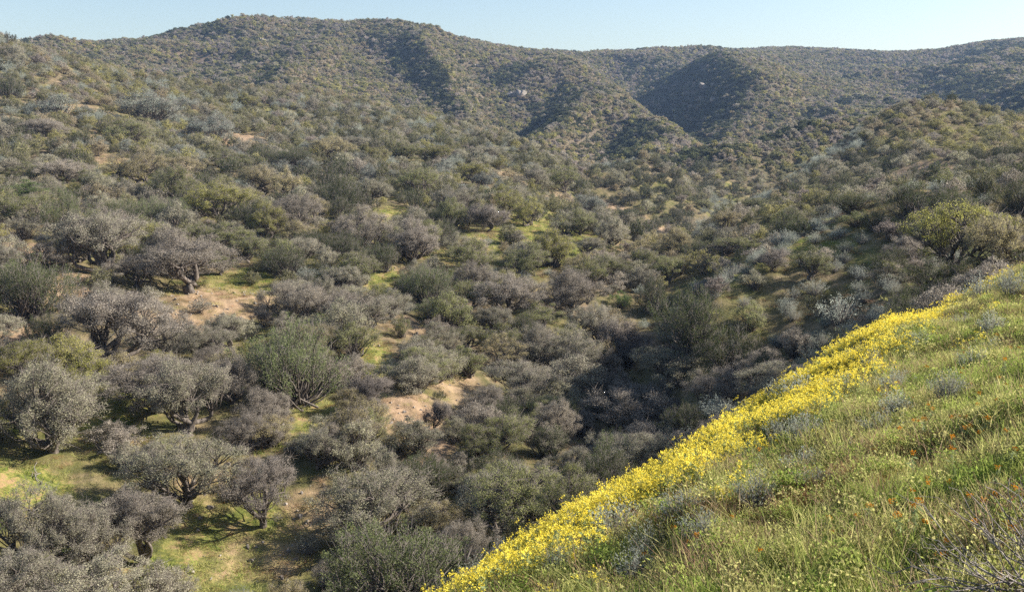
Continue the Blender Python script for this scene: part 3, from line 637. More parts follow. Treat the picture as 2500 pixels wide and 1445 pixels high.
MAN = [  # u, v of the foot, width, height (pixels), colour, [label], [kind]
    (125, 1112, 240, 215, 'G', 'wide grey scrub oak with leaning trunks over pale fallen limbs at the left edge'),
    (382, 1005, 235, 150, 'P', 'spreading mauve-grey scrub oak between the layered grey oak and the near-black juniper'),
    (453, 1062, 200, 205, 'G', 'tall layered grey scrub oak left of the big round green juniper'),
    (565, 988, 140, 130, 'P', 'mauve-grey scrub oak squeezed between the layered grey oak and the big green juniper'),
    (725, 988, 275, 200, 'J', 'biggest round green juniper, standing over the yellow-green grass clearing'),
    (640, 1052, 150, 115, 'P', 'low mauve-grey scrub oak below the big green juniper with branches sweeping right'),
    (457, 1240, 250, 185, 'G', 'grey scrub oak on a thick dark trunk above the lower ochre grass'),
    (345, 1375, 190, 200, 'P', 'mauve-grey scrub oak with a leaning pale trunk near the bottom left'),
    (80, 1395, 220, 200, 'G', 'grey scrub oak in the bottom left corner beneath the little green lawn'),
    (215, 1420, 200, 180, 'G', 'grey scrub oak crowding the mauve-grey oak at the bottom left'),
    (40, 1500, 260, 160, 'G'), (230, 1520, 280, 150, 'G'), (640, 1295, 190, 195, 'B', 'silvery fine-twigged shrub tree alone in the ochre grass at the bottom', 'oak'),
    (905, 1345, 310, 215, 'G', 'broad silvery round scrub oak above the bottom olive juniper'), (975, 1490, 380, 210, 'J', 'broad olive juniper cut by the bottom edge left of the flower bank'),
    (1140, 1405, 170, 165, 'P', 'mauve-grey scrub oak touching the flower bank'), (1300, 1310, 290, 215, 'O', 'many-stemmed grey-green oak in front of the flower bank'), (1210, 1320, 190, 190, 'G'), (1400, 1290, 170, 170, 'O'),
    (1490, 1195, 180, 150, 'J', 'bright-tipped green juniper rising just above the flower bank'), (1230, 1115, 190, 110, 'O'), (1190, 1030, 145, 95, 'P'),
    (1270, 990, 200, 120, 'G'), (1330, 1052, 150, 95, 'O'), (1160, 1120, 110, 100, 'O'), (1012, 957, 110, 85, 'G', 'small grey oak whose shadow falls on the pink bare soil', 'shrub'),
    (1085, 925, 110, 80, 'G', None, 'shrub'), (1063, 1055, 66, 80, 'B', 'small bare twiggy shrub standing in the pink soil clearing', 'bare'), (912, 998, 95, 90, 'B', 'rounded bare shrub at the edge of the yellow-green clearing', 'bare'),
    (1560, 1090, 280, 165, 'P', 'large pale grey oak at the rim of the black shade in the gulch'), (1640, 960, 200, 130, 'G', 'domed grey oak above the black shade of the gulch'), (1505, 1010, 110, 110, 'P'),
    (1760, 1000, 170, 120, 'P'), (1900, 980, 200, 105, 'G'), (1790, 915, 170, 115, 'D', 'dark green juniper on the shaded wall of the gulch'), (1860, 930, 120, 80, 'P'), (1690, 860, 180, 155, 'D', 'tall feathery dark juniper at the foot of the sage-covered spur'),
    (1385, 935, 170, 145, 'G'), (1310, 905, 150, 115, 'G'), (1450, 850, 120, 120, 'G'), (1230, 880, 130, 90, 'O'), (1240, 780, 170, 115, 'P'), (1390, 775, 165, 125, 'P'), (1320, 820, 130, 90, 'O'), (1480, 950, 90, 110, 'P'), (1530, 900, 110, 120, 'P', None, 'bare'),
    (1045, 755, 120, 115, 'J', 'upright green juniper in the middle of the slope'), (1150, 772, 115, 85, 'O'), (1048, 782, 70, 50, 'J'), (1200, 820, 105, 90, 'G'), (1070, 862, 95, 85, 'G'), (1145, 860, 90, 65, 'O'), (1000, 880, 60, 50, 'G', None, 'shrub'),
    (900, 815, 190, 115, 'G', 'wide pale grey oak above the bright green strip of grass'), (840, 790, 120, 90, 'P'), (960, 780, 120, 80, 'G'), (980, 830, 50, 60, 'O', None, 'shrub'),
    (1490, 608, 95, 80, 'G', 'grey oak with a dark forked trunk beside the bare pink slope'), (1235, 535, 100, 88, 'Y', 'yellow-green oak below the pink bare patch mid slope'), (1290, 550, 85, 75, 'Y'), (1110, 536, 115, 92, 'G'), (1195, 570, 90, 75, 'P', None, 'bare'),
    (1010, 645, 140, 120, 'P', 'round mauve-grey oak above the middle junipers'), (890, 615, 140, 120, 'P', 'mauve-grey oak below the small grass gap on the middle slope'), (1150, 670, 130, 85, 'O'), (938, 672, 80, 65, 'D'), (1028, 487, 108, 80, 'O'), (905, 500, 95, 72, 'G'), (1155, 450, 72, 58, 'Y'),
    (1300, 465, 90, 65, 'G'), (1370, 472, 85, 65, 'O'), (1425, 555, 55, 42, 'G', None, 'shrub'), (1438, 628, 68, 56, 'G'), (1480, 690, 105, 75, 'O'), (1570, 690, 90, 85, 'O'), (1630, 700, 80, 75, 'O'), (1515, 755, 55, 45, 'L'), (1564, 535, 36, 36, 'O', 'single ball-shaped olive shrub on the bare pink slope', 'shrub'), (1425, 525, 90, 46, 'S', None, 'shrub'),
    (457, 712, 290, 165, 'P', 'widest mauve-grey oak, low arching limbs over green shade on the upper left slope'), (330, 700, 130, 80, 'P'), (240, 672, 180, 150, 'G'), (190, 640, 120, 70, 'O'), (160, 582, 95, 105, 'J', 'conical green juniper above the left bare soil'), (50, 572, 130, 100, 'O'), (80, 785, 175, 140, 'J', 'leafy green juniper beside the pink bare soil at the left edge'),
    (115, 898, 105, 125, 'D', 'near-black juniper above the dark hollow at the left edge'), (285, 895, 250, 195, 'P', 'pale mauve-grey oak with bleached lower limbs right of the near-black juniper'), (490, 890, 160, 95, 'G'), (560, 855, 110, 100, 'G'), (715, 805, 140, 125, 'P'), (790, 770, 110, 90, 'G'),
    (425, 500, 110, 85, 'O', 'rounded olive oak left of the brightest yellow-green grove'), (540, 550, 160, 105, 'Y', 'broad yellow-green oak in the grove on the left slope'), (655, 592, 95, 110, 'Y', 'tall yellow-green oak at the right end of the grove'), (485, 540, 90, 80, 'Y'), (600, 520, 90, 70, 'Y'), (560, 615, 160, 80, 'O'), (480, 600, 90, 60, 'O'),
    (640, 480, 90, 85, 'T'), (700, 500, 95, 95, 'T', 'tan-tipped oak behind the dark twisted trunk'), (722, 585, 130, 115, 'P', 'grey oak with an exposed dark twisted trunk beside bright grass'), (765, 545, 80, 80, 'T'), (300, 560, 90, 65, 'J'), (375, 555, 90, 70, 'J'), (430, 562, 80, 70, 'J'), (260, 545, 70, 50, 'O'),
    (830, 520, 100, 95, 'D', 'dark green juniper mass to the right of the tan-tipped oaks'), (830, 632, 80, 60, 'D'), (800, 500, 60, 50, 'D'), (870, 570, 60, 50, 'D'),
    (320, 365, 115, 68, 'O', 'domed olive oak with dark shade on its left, upper left slope'), (340, 450, 150, 88, 'T'), (455, 440, 100, 60, 'T'), (555, 420, 98, 60, 'O'), (640, 410, 80, 50, 'D'), (720, 412, 90, 52, 'D'), (810, 402, 110, 68, 'T'), (922, 412, 60, 58, 'Y'), (860, 370, 80, 40, 'G'), (990, 395, 80, 50, 'O'), (1060, 400, 90, 50, 'Y'), (1180, 400, 90, 50, 'G'),
    (360, 305, 140, 62, 'S', 'largest silver-leaved shrub high on the left slope', 'shrub'), (530, 350, 95, 72, 'S', 'silver-leaved shrub at the left tip of the narrow pink bare strip', 'shrub'), (110, 350, 110, 58, 'P'), (140, 290, 115, 56, 'S', None, 'shrub'), (25, 250, 60, 55, 'D'), (600, 265, 50, 36, 'Y'), (450, 270, 60, 30, 'S', None, 'shrub'), (100, 440, 100, 50, 'G'), (70, 500, 110, 50, 'L'), (160, 450, 110, 55, 'P'),
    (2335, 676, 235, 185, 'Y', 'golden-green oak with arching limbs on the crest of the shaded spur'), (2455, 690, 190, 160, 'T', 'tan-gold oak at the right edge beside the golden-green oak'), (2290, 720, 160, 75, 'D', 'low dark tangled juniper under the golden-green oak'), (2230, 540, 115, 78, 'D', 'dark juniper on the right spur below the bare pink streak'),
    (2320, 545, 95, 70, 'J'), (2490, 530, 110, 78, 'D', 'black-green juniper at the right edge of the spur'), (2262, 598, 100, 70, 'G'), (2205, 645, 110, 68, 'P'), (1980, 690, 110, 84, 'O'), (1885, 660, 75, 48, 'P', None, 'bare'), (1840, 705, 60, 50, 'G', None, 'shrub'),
    (1708, 635, 85, 45, 'D'), (1808, 622, 100, 44, 'O'), (2045, 800, 110, 76, 'S', 'tall silvery sagebrush standing clear in the shade above the flower bank'), (1985, 725, 70, 44, 'S'), (2090, 560, 70, 35, 'O', None, 'shrub'), (2420, 600, 80, 40, 'O', None, 'shrub'),
    (1930, 560, 80, 46, 'O'), (1850, 520, 70, 40, 'O'), (1990, 500, 70, 40, 'Y'), (2080, 520, 90, 38, 'D'), (1780, 590, 60, 40, 'G'), (1720, 520, 50, 36, 'O'),
]
for t in MAN:
    u, v, wp, hp, key = t[:5]; lab = t[5] if len(t) > 5 else None; kind = t[6] if len(t) > 6 else KIND_OF[key]
    x, y, z, d = at(u, v); w = wp * d / F; h = max(hp * d / F * 1.0, w * .5); w *= 1.2
    plant(x, y, z, kind, key, w, h, lab, u, wp)
BL = np.array(BLOCK)

# small sage bushes given by hand on the sunny slope and in the shade of the spur
for (u, v, wp) in [(662, 665, 56), (722, 668, 60), (600, 640, 56), (690, 640, 44), (325, 585, 52), (395, 575, 56), (750, 690, 60), (800, 690, 60), (860, 680, 60), (960, 740, 62), (990, 770, 50), (1000, 745, 60), (405, 630, 40),
                   (1905, 630, 44), (1990, 600, 50), (2050, 590, 46), (2100, 600, 50), (2150, 560, 44), (1760, 690, 44), (1800, 668, 40), (1850, 640, 40), (2170, 710, 60), (2100, 690, 56), (2060, 650, 50), (1920, 760, 56), (1850, 790, 52), (1800, 820, 50), (2000, 830, 50), (2110, 740, 54),
                   (1740, 740, 50), (1900, 850, 54), (2240, 760, 50), (2350, 740, 60), (1700, 720, 40), (1960, 660, 44), (2400, 540, 44), (2350, 500, 40), (2200, 600, 40)]:
    x, y, z, d = at(u, v); w = wp * d / F
    plant(x, y, z, 'sage', 'S', w, w * .62, None, u, wp)

# ------------------------------------------------------------------ chaparral all over the hills
def jitter_grid(dmin, dmax, sp, aza=-34, azb=34):
    xm = dmax * math.sin(R(azb)) + 5
    gx, gy = np.meshgrid(np.arange(-xm, xm, sp), np.arange(dmin * .8, dmax, sp))
    x = gx.ravel() + rng.uniform(-.5, .5, gx.size) * sp; y = gy.ravel() + rng.uniform(-.5, .5, gx.size) * sp
    d = np.hypot(x, y); a = np.arctan2(x, y)
    m_ = (d >= dmin) & (d < dmax) & (a > R(aza)) & (a < R(azb)); return x[m_], y[m_]
parts_ = []
for (d0, d1, sp, w0, w1) in [(34, 60, 1.8, 1.0, 3.4), (60, 110, 2.15, 1.3, 4.4), (110, 200, 2.4, 1.5, 4.4), (200, 340, 2.6, 1.8, 4.4), (340, 700, 2.6, 2.0, 4.8), (700, 1500, 3.7, 3.0, 5.6)]:
    x, y = jitter_grid(d0, d1, sp); w = w0 + (w1 - w0) * rng.random(len(x)) ** 1.6
    parts_.append(np.stack([x, y, w], 1))
A3 = np.concatenate(parts_); X, Y, Wd = A3.T
Zs = ground(X, Y); D_ = np.hypot(X, Y)
vis = visible(X, Y, Zs + 2.5)
X, Y, Wd, Zs, D_ = [q[vis] for q in (X, Y, Wd, Zs, D_)]
so, gr = open_at(X, Y)
dn = fbm(X / 30 + 5, Y / 30, 3)                          # cover thins here and there
rightspur = (np.arctan2(X, Y) > R(9)) & (D_ < 95)
dens = .93 + dn * .45 - sstep(.1, .6, np.maximum(so, gr * np.where(D_ < 62, .9, .66))) * .97
dens = np.where(D_ < 110, dens - .02, dens + .1)
dens = np.where(rightspur, .97 - gr * .35, dens)
keep = rng.random(len(X)) < dens
for (bx, by, br) in BL:
    keep &= ~((X - bx) ** 2 + (Y - by) ** 2 < (br * .62 + Wd * .28) ** 2)
X, Y, Wd, Zs, D_, rightspur = [q[keep] for q in (X, Y, Wd, Zs, D_, rightspur)]
# which colour grows where: broad noise, sun and shade put into the foliage by slope, silver on the right faces
h1 = fbm(X / 60, Y / 60 + 40, 2) + rng.normal(size=len(X)) * .42
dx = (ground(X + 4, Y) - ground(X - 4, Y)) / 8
u_, v_, _ = project(X, Y, Zs)
keys = np.array(list('GPOYTDSJ'))
ki = np.where(h1 < -.55, 5, np.where(h1 < -.3, 0, np.where(h1 < -.02, 2, np.where(h1 < .2, 0, np.where(h1 < .42, 1, np.where(h1 < .75, 4, 3))))))
r_ = rng.random(len(X))
ki = np.where((D_ > 110) & (D_ < 330) & (u_ > 1700) & (r_ < .4), np.where(r_ < .08, 3, 2), ki)
ki = np.where((D_ > 330) & (r_ < .3), np.where(r_ < .06, 3, np.where(r_ < .16, 2, 1)), ki)
hill = (D_ > 95) & (D_ < 330) & (u_ > 1700)
ki = np.where((D_ > 85) & (D_ < 330) & (u_ < 1450) & (r_ > .78), np.where(r_ > .95, 3, 2), ki)
ki = np.where(hill & (v_ < 385) & (r_ < .7), np.where(r_ < .26, 3, np.where(r_ < .5, 2, 4)), ki)  # brighter foliage paints the sunlit top of the right hill
ki = np.where(hill & (v_ >= 385) & (v_ < 500) & (r_ < .7), np.where(r_ < .45, 5, 0), ki)  # dark foliage band stands in for the shaded face below
# shading painted by foliage: dark scrub on slopes turned from sun, bright on sunward
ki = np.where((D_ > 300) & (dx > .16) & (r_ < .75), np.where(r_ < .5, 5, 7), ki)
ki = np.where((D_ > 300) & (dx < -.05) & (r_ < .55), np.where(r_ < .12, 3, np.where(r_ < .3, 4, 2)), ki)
ki = np.where((D_ > 140) & (D_ < 300) & (u_ < 1300) & (r_ < .22), 6, ki)
crest_v = np.interp(u_, [1700, 1745, 1850, 1950, 2050, 2120], [540, 500, 440, 380, 322, 290])
silver = (D_ > 95) & (D_ < 285) & (u_ > 1690) & (u_ < 2110) & (v_ - crest_v < 66) & (v_ > crest_v - 30)
silver |= (D_ > 150) & (D_ < 300) & (u_ > 1440) & (u_ < 1760) & (dx > .12)
ki = np.where(silver & (r_ < .95), 6, ki)
ki = np.where(rightspur, np.where(r_ < .6, 6, np.where(r_ < .78, 1, np.where(r_ < .9, 5, 2))), ki)
smalls = (Wd < 1.7) & (D_ < 110)
ki = np.where(smalls & (r_ > .5), 6, ki)
Wd = np.where(silver, Wd * .85, Wd)
Wd = np.where((D_ > 95) & (D_ < 330) & (u_ > 1800), Wd * .8, Wd)
Wd = np.where(rightspur, np.minimum(Wd, 1.1 + 1.5 * r_), Wd)
px = Wd * F / D_
vis2 = visible(X, Y, Zs + Wd * .45) & (u_ > -60) & (u_ < 2560) & (v_ < 1560) & (v_ > 60)
is_s = (ki == 6)
near = (D_ < 330) & vis2
order = np.argsort(-px)
pick_tree = [i for i in order if near[i] and not is_s[i]][:260]
pick_sage = [i for i in order if near[i] and is_s[i]][:230]
chosen = np.zeros(len(X), bool)
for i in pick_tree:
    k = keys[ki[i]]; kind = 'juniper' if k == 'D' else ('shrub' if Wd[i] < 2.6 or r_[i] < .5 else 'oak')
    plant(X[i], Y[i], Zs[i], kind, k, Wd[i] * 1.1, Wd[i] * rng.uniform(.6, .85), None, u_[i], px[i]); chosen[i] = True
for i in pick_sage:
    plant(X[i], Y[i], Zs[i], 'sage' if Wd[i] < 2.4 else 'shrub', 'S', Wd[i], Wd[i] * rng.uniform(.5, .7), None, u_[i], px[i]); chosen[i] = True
rest = ~chosen
def idx_of(coll, kk):
    ks = PROTO[coll][1]; m_ = {k: [i for i, q in enumerate(ks) if q == k] for k in set(ks)}
    return np.array([m_.get(k, m_['G'])[rng.integers(2)] for k in kk])
mid = rest & (D_ < 330); far = rest & (D_ >= 330)
kk = keys[ki]; kk = np.where(mid & (kk == 'S'), 'P', kk)
MIDS = build_mesh('scrub', make_sage(560, w=4, h=2.4, stems=110, per=10, leaf=.2), [LM['S'], TWIG])
_c, _k = PROTO['scrub_mid']; 
for q in range(2):
    _c.objects.link(bpy.data.objects.new(f'scrub_mid_{len(_k):02d}', MIDS)); _k.append('S')
kk = keys[ki]
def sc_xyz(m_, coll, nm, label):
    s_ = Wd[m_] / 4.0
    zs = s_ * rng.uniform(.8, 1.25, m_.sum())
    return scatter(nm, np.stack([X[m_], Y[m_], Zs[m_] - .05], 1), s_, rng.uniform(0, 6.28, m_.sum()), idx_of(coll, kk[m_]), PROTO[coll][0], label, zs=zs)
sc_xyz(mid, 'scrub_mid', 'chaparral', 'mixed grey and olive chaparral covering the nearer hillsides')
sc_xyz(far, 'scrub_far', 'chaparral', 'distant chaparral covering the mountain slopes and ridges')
print('SCRUB mid', mid.sum(), 'far', far.sum(), 'individual', len(THINGS))
# ------------------------------------------------------------------ the flowery bank in front
def blade_tuft(seed, n_=46, rad=.10, hmin=.05, hmax=.14, w=.006, lean=.28, k=3):
    g = np.random.default_rng(seed)
    a = g.uniform(0, 2 * np.pi, n_); r = rad * g.random(n_) ** .6
    B = np.c_[np.cos(a) * r, np.sin(a) * r, np.full(n_, -.02)]; H = g.uniform(hmin, hmax, n_)
    dr = np.c_[g.normal(size=(n_, 2)) * lean, np.ones(n_)]; side = unit(np.c_[g.normal(size=(n_, 2)), np.zeros(n_)])
    bend = np.c_[g.normal(size=(n_, 2)) * lean * .9, np.zeros(n_)]
    V_, F_ = [], []
    ts = np.linspace(0, 1, k + 1)
    for i, t in enumerate(ts):
        c = B + dr * (H * t)[:, None] + bend * (H * t * t)[:, None]; ww = w * (1 - t) ** .7 + .0006
        V_ += [c - side * ww * .5, c + side * ww * .5]
    Vv = np.stack(V_, 1).reshape(-1, 3); m_ = 2 * (k + 1); o = np.arange(n_)[:, None] * m_
    for i in range(k): F_.append(o + [2 * i, 2 * i + 1, 2 * i + 3, 2 * i + 2])
    return Vv, [np.concatenate(F_)], np.repeat(g.random(n_), m_)
def flower_plant(seed, stems=7, h=.25, spread=.09, petal=.011, heads=4, tight=1.0, stemw=.0022):
    """upright stems, small leaves and clustered flower heads"""
    g = np.random.default_rng(seed); sp, tips, hd = [], [], []
    for i in range(stems):
        a = g.uniform(0, 6.28); r = spread * g.random(); b = np.array([math.cos(a) * r * .4, math.sin(a) * r * .4, -.02])
        t = np.array([math.cos(a) * r * 1.6, math.sin(a) * r * 1.6, h * g.uniform(.6, 1.1)]); sp.append(b); tips.append(t)
        for k in range(heads): hd.append(t + g.normal(size=3) * np.array([.02, .02, .014]) * tight)
    sp = np.array(sp); tips = np.array(tips); hd = np.array(hd)
    st = twigs(sp, tips - sp, np.linalg.norm(tips - sp, axis=1), stemw * 1.6, g)
    si = np.repeat(np.arange(stems), 14); t = g.uniform(.05, .95, len(si))[:, None]
    lf = leaves(sp[si] * (1 - t) + tips[si] * t + g.normal(size=(len(si), 3)) * .01, .045, g, .2, .22, axis=(tips - sp)[si] * 2)
    pi_ = np.repeat(np.arange(len(hd)), 7)
    pt = leaves(hd[pi_] + g.normal(size=(len(pi_), 3)) * .007, petal, g, 1.2, .9)
    return st, lf, pt
GRASS = leaf_mat('grass_green', (.09, .16, .025), (.33, .44, .085), (.42, .42, .13), trans=.5, objvar=.4)
GRASS_LT = leaf_mat('grass_yellow_green', (.24, .27, .06), (.56, .56, .20), (.54, .46, .22), trans=.5, objvar=.4)
DRY = leaf_mat('grass_dry', (.26, .18, .10), (.58, .46, .30), (.42, .25, .16), trans=.4, objvar=.5)
RUST = leaf_mat('grass_rusty', (.14, .065, .03), (.36, .20, .09), (.25, .17, .07), trans=.4, objvar=.4)
YEL = leaf_mat('petal_yellow', (.82, .63, .04), (.97, .87, .20), (.95, .78, .08), trans=.45, objvar=.3)
ORA = leaf_mat('petal_orange', (.30, .10, .005), (.75, .36, .02), (.55, .2, .01), trans=.35, objvar=.3)
STEM = leaf_mat('flower_stem', (.14, .19, .06), (.34, .40, .17), (.3, .33, .2), trans=.35)
items = []
for s in range(4): items.append(('green', build_mesh('tuft', [(*blade_tuft(800 + s), 0)], [GRASS])))
for s in range(4): items.append(('light', build_mesh('tuft', [(*blade_tuft(810 + s, 40, .11, .06, .16, .006), 0)], [GRASS_LT])))
for s in range(3): items.append(('dry', build_mesh('tuft', [(*blade_tuft(820 + s, 34, .10, .06, .20, .004, .35), 0)], [DRY])))
for s in range(3): items.append(('rust', build_mesh('tuft', [(*blade_tuft(830 + s, 44, .10, .04, .12, .005, .5), 0)], [RUST])))
for s in range(4):
    g_ = np.random.default_rng(840 + s); P0 = np.c_[g_.normal(size=(260, 2)) * .05, g_.uniform(.01, .13, 260)]
    items.append(('herb', build_mesh('tuft', [(*leaves(P0, .017, g_, .9, .6), 0)], [[GRASS, GRASS_LT, GRASS, GRASS_LT][s]])))
proto_coll('grass_tuft', items)
items = []
for s in range(5):
    st_, lf_, pt_ = flower_plant(850 + s); items.append(('y', build_mesh('flowers', [(*st_, 0), (*lf_, 0), (*pt_, 1)], [STEM, YEL])))
proto_coll('flower_tuft', items)
edge_az = [float(ray(u, v)[0]) for u, v, d in EDGE]; edge_d = [d for _, _, d in EDGE]
def bank_points(n_, d0, d1, a0=-14, a1=38):
    """even cover of the bank: random world points"""
    d = np.sqrt(rng.uniform(d0 ** 2, d1 ** 2, n_)); a = rng.uniform(R(a0), R(a1), n_); return d * np.sin(a), d * np.cos(a), d, a
def grass_cover(n_, d0, d1, smin, smax, nm, lab):
    x, y, d, a = bank_points(n_, d0, d1); z = ground(x, y); u, v, cz = project(x, y, z)
    k = (u > 600) & (u < 2620) & (v < 1750) & (v > 600) & (d < np.interp(a, edge_az, edge_d) * 1.25)
    for (bx, by, br) in BLOCK[-BANKN:]: k &= (x - bx) ** 2 + (y - by) ** 2 > (br * .75) ** 2
    x, y, z, d, u, v = [q[k] for q in (x, y, z, d, u, v)]
    f = fbm(x / 1.1, y / 1.1, 3) + rng.normal(size=len(x)) * .28; f2 = fbm(x / 2.3 + 40, y / 2.3, 3)
    ty = np.where(f > .75, 'dry', np.where(f > .0, 'light', 'green'))
    ty = np.where((f2 > .3) & (rng.random(len(x)) < .6), 'rust', ty); ty = np.where(rng.random(len(x)) < .12, 'herb', ty)
    ty = np.where((rng.random(len(x)) < .10), 'dry', ty)
    ks = PROTO['grass_tuft'][1]; loc = {q: [i for i, w_ in enumerate(ks) if w_ == q] for q in set(ks)}
    pk = np.array([loc[t][rng.integers(len(loc[t]))] for t in ty]); s_ = rng.uniform(smin, smax, len(x)) * (1 + .35 * fbm(x / .7, y / .7, 2))
    scatter(nm, np.stack([x, y, z], 1), np.clip(s_, .3, 2), rng.uniform(0, 6.28, len(x)), pk, PROTO['grass_tuft'][0], lab, tilt=rng.normal(size=(len(x), 2)) * .2, category='grass')
    print(nm, len(x))
# flowers, thickest along the brow
x, y, d, a = bank_points(60000, 4, 24); z = ground(x, y); u, v, cz = project(x, y, z); de = np.interp(a, edge_az, edge_d)
q = d / de; wid = np.interp(u, [900, 1500, 2000, 2300, 2420, 2600], [.74, .74, .77, .90, 1.0, 1.0])
clump = fbm(x / .9, y / .9, 3)
pr = sstep(wid - .12, wid + .10, q) ** 1.2 * (1 - sstep(1.06, 1.16, q)) * (1 - .9 * sstep(2180, 2360, u)) * np.clip(.8 + clump * 1.5, .06, 1) + .012 * (q > .55) * (q < wid) * (clump > .1)
k = (rng.random(len(x)) < pr) & (u > 850) & (u < 2600) & (v < 1640)
x, y, z = x[k], y[k], z[k]
scatter('yellow_wildflowers', np.stack([x, y, z], 1), rng.uniform(.65, 1.1, len(x)), rng.uniform(0, 6.28, len(x)), rng.integers(0, 5, len(x)), PROTO['flower_tuft'][0], 'dense band of yellow wildflowers along the brow of the bank', tilt=rng.normal(size=(len(x), 2)) * .1, category='flowers')
print('flowers', len(x))
# sagebrush on the bank
for (u, v, wp, lab) in [(2315, 988, 105, 'blue-grey sagebrush alone in the grass at the upper right of the bank'), (2185, 1030, 90, 'small sagebrush just below the flower band, upper bank'), (1963, 1105, 125, 'wide sagebrush with a curved dead twig below the flower band'), (1848, 1250, 140, 'pale lilac-grey sagebrush in the middle of the bank'),
                       (1712, 1250, 95, 'lilac-grey sagebrush under the thickest yellow flowers'), (1525, 1362, 70, 'upright green-grey sagebrush below the flower band'), (1360, 1412, 115, 'grey sagebrush close to the bottom edge below the flower band'), (1546, 1425, 130, 'grey sagebrush with dry stalks at the bottom of the bank'),
                       (1558, 1262, 62, 'small grey sagebrush among the yellow flowers'), (1229, 1382, 95, 'grey sagebrush inside the lower end of the flower band'), (1163, 1445, 115, 'grey sagebrush cut by the bottom edge at the lower end of the flower band'), (2420, 830, 80, 'grey sagebrush near the top of the bank at the right edge'),
                       (2130, 925, 80, 'sagebrush half hidden in the upper flower band'), (2390, 745, 80, 'sagebrush on the brow right of the last yellow flowers'), (2460, 720, 80, 'rightmost sagebrush on the brow of the bank')]:
    x, y, z, d = at(u, v, 3.0); w_ = wp * d / F
    plant(x, y, z, 'sage', 'S', w_, w_ * .85, lab, u, wp)
    THINGS[-1][0]['group'] = 'sagebrush on the flowery bank'
BANKN = 55
grass_cover(95000, 2.0, 24, .7, 1.2, 'grass', 'tangled green, straw and rusty grass on the bank in front')
ga = np.random.default_rng(21); k_ = 0
while k_ < 40:
    u = ga.uniform(1150, 2480); e_v = np.interp(u, [1000, 1700, 2300, 2500], [1445, 1080, 750, 660]); v = e_v + 25 + 260 * ga.random() ** 1.3
    if v > 1440: continue
    x, y, z, d = at(u, v, 3.0)
    if any((x - bx) ** 2 + (y - by) ** 2 < (br + .16) ** 2 for bx, by, br in BLOCK[-15 - k_:]): continue
    w_ = ga.uniform(.2, .5) * (.7 + d / 30); plant(x, y, z, 'sage', 'S', w_, w_ * ga.uniform(.55, .85), None, u, 50); k_ += 1
# orange-flowered stems one can count
fid = []
for s in range(4):
    st_, lf_, pt_ = flower_plant(880 + s, stems=1, h=.22, spread=.03, petal=.009, heads=5, tight=.35, stemw=.002)
    fid.append((build_mesh('flower_stems', [(*st_, 0), (*lf_, 0)], [STEM]), build_mesh('flower_heads', [(*pt_, 0)], [ORA])))
gf = np.random.default_rng(5); nfid = 0; FID = []
while nfid < 90:
    u = gf.uniform(1560, 2500); v = gf.uniform(800, 1440)
    if v < np.interp(u, [1560, 2500], [1330, 780]) or gf.random() > .35 + .65 * sstep(1850, 2250, u): continue
    x, y, z, d = at(u, v, 2.2)
    if d > 14: continue
    o = bpy.data.objects.new('orange_wildflower', None); COL.objects.link(o); k = gf.integers(4)
    link('stems', fid[k][0], o); link('flower_heads', fid[k][1], o); s_ = gf.uniform(.6, 1.05)
    o.location = (x, y, z); o.rotation_euler = (gf.normal() * .1, gf.normal() * .1, gf.uniform(0, 6.28)); o.scale = (s_,) * 3
    THINGS.append([o, 'orange_wildflower', 'F', u, v, 10, None, d]); nfid += 1
# a nearly leafless bush at the lower right corner, twigs reaching in
def twig_bush(seed, n_=42, reach=.62):
    g = np.random.default_rng(seed); gs = []
    for i in range(n_):
        a = g.uniform(2.2, 4.1); el = g.uniform(.1, 1.1); L_ = reach * g.uniform(.45, 1.0)
        e = np.array([math.cos(a) * math.cos(el), math.sin(a) * math.cos(el) * .6, math.sin(el)]) * L_
        p_ = curve((g.normal() * .05, g.normal() * .05, -.05), e, g, .07, 7); gs.append((*tube(p_, np.linspace(.0055, .0012, 7), 4), 0))
        for j in range(5):
            k = g.integers(2, 6); q = p_[k] + (p_[k + 1] - p_[k]) * g.random(); e2 = q + (unit(e) + g.normal(size=3) * .4) * L_ * g.uniform(.12, .3)
            gs.append((*tube(curve(q, e2, g, .1, 4), np.linspace(.0022, .0007, 4), 3), 0))
    return gs
TB = build_mesh('bare_bush', twig_bush(9), [BARK_L])
x, y, z, d = at(2560, 1500, 2.0)
o = link('bare_bush', TB); o.location = (x + .1, y, z); THINGS.append([o, 'bare_bush', 'B', 2450, 1300, 300, 'leafless bush of thin grey twigs reaching in at the bottom right corner', d])
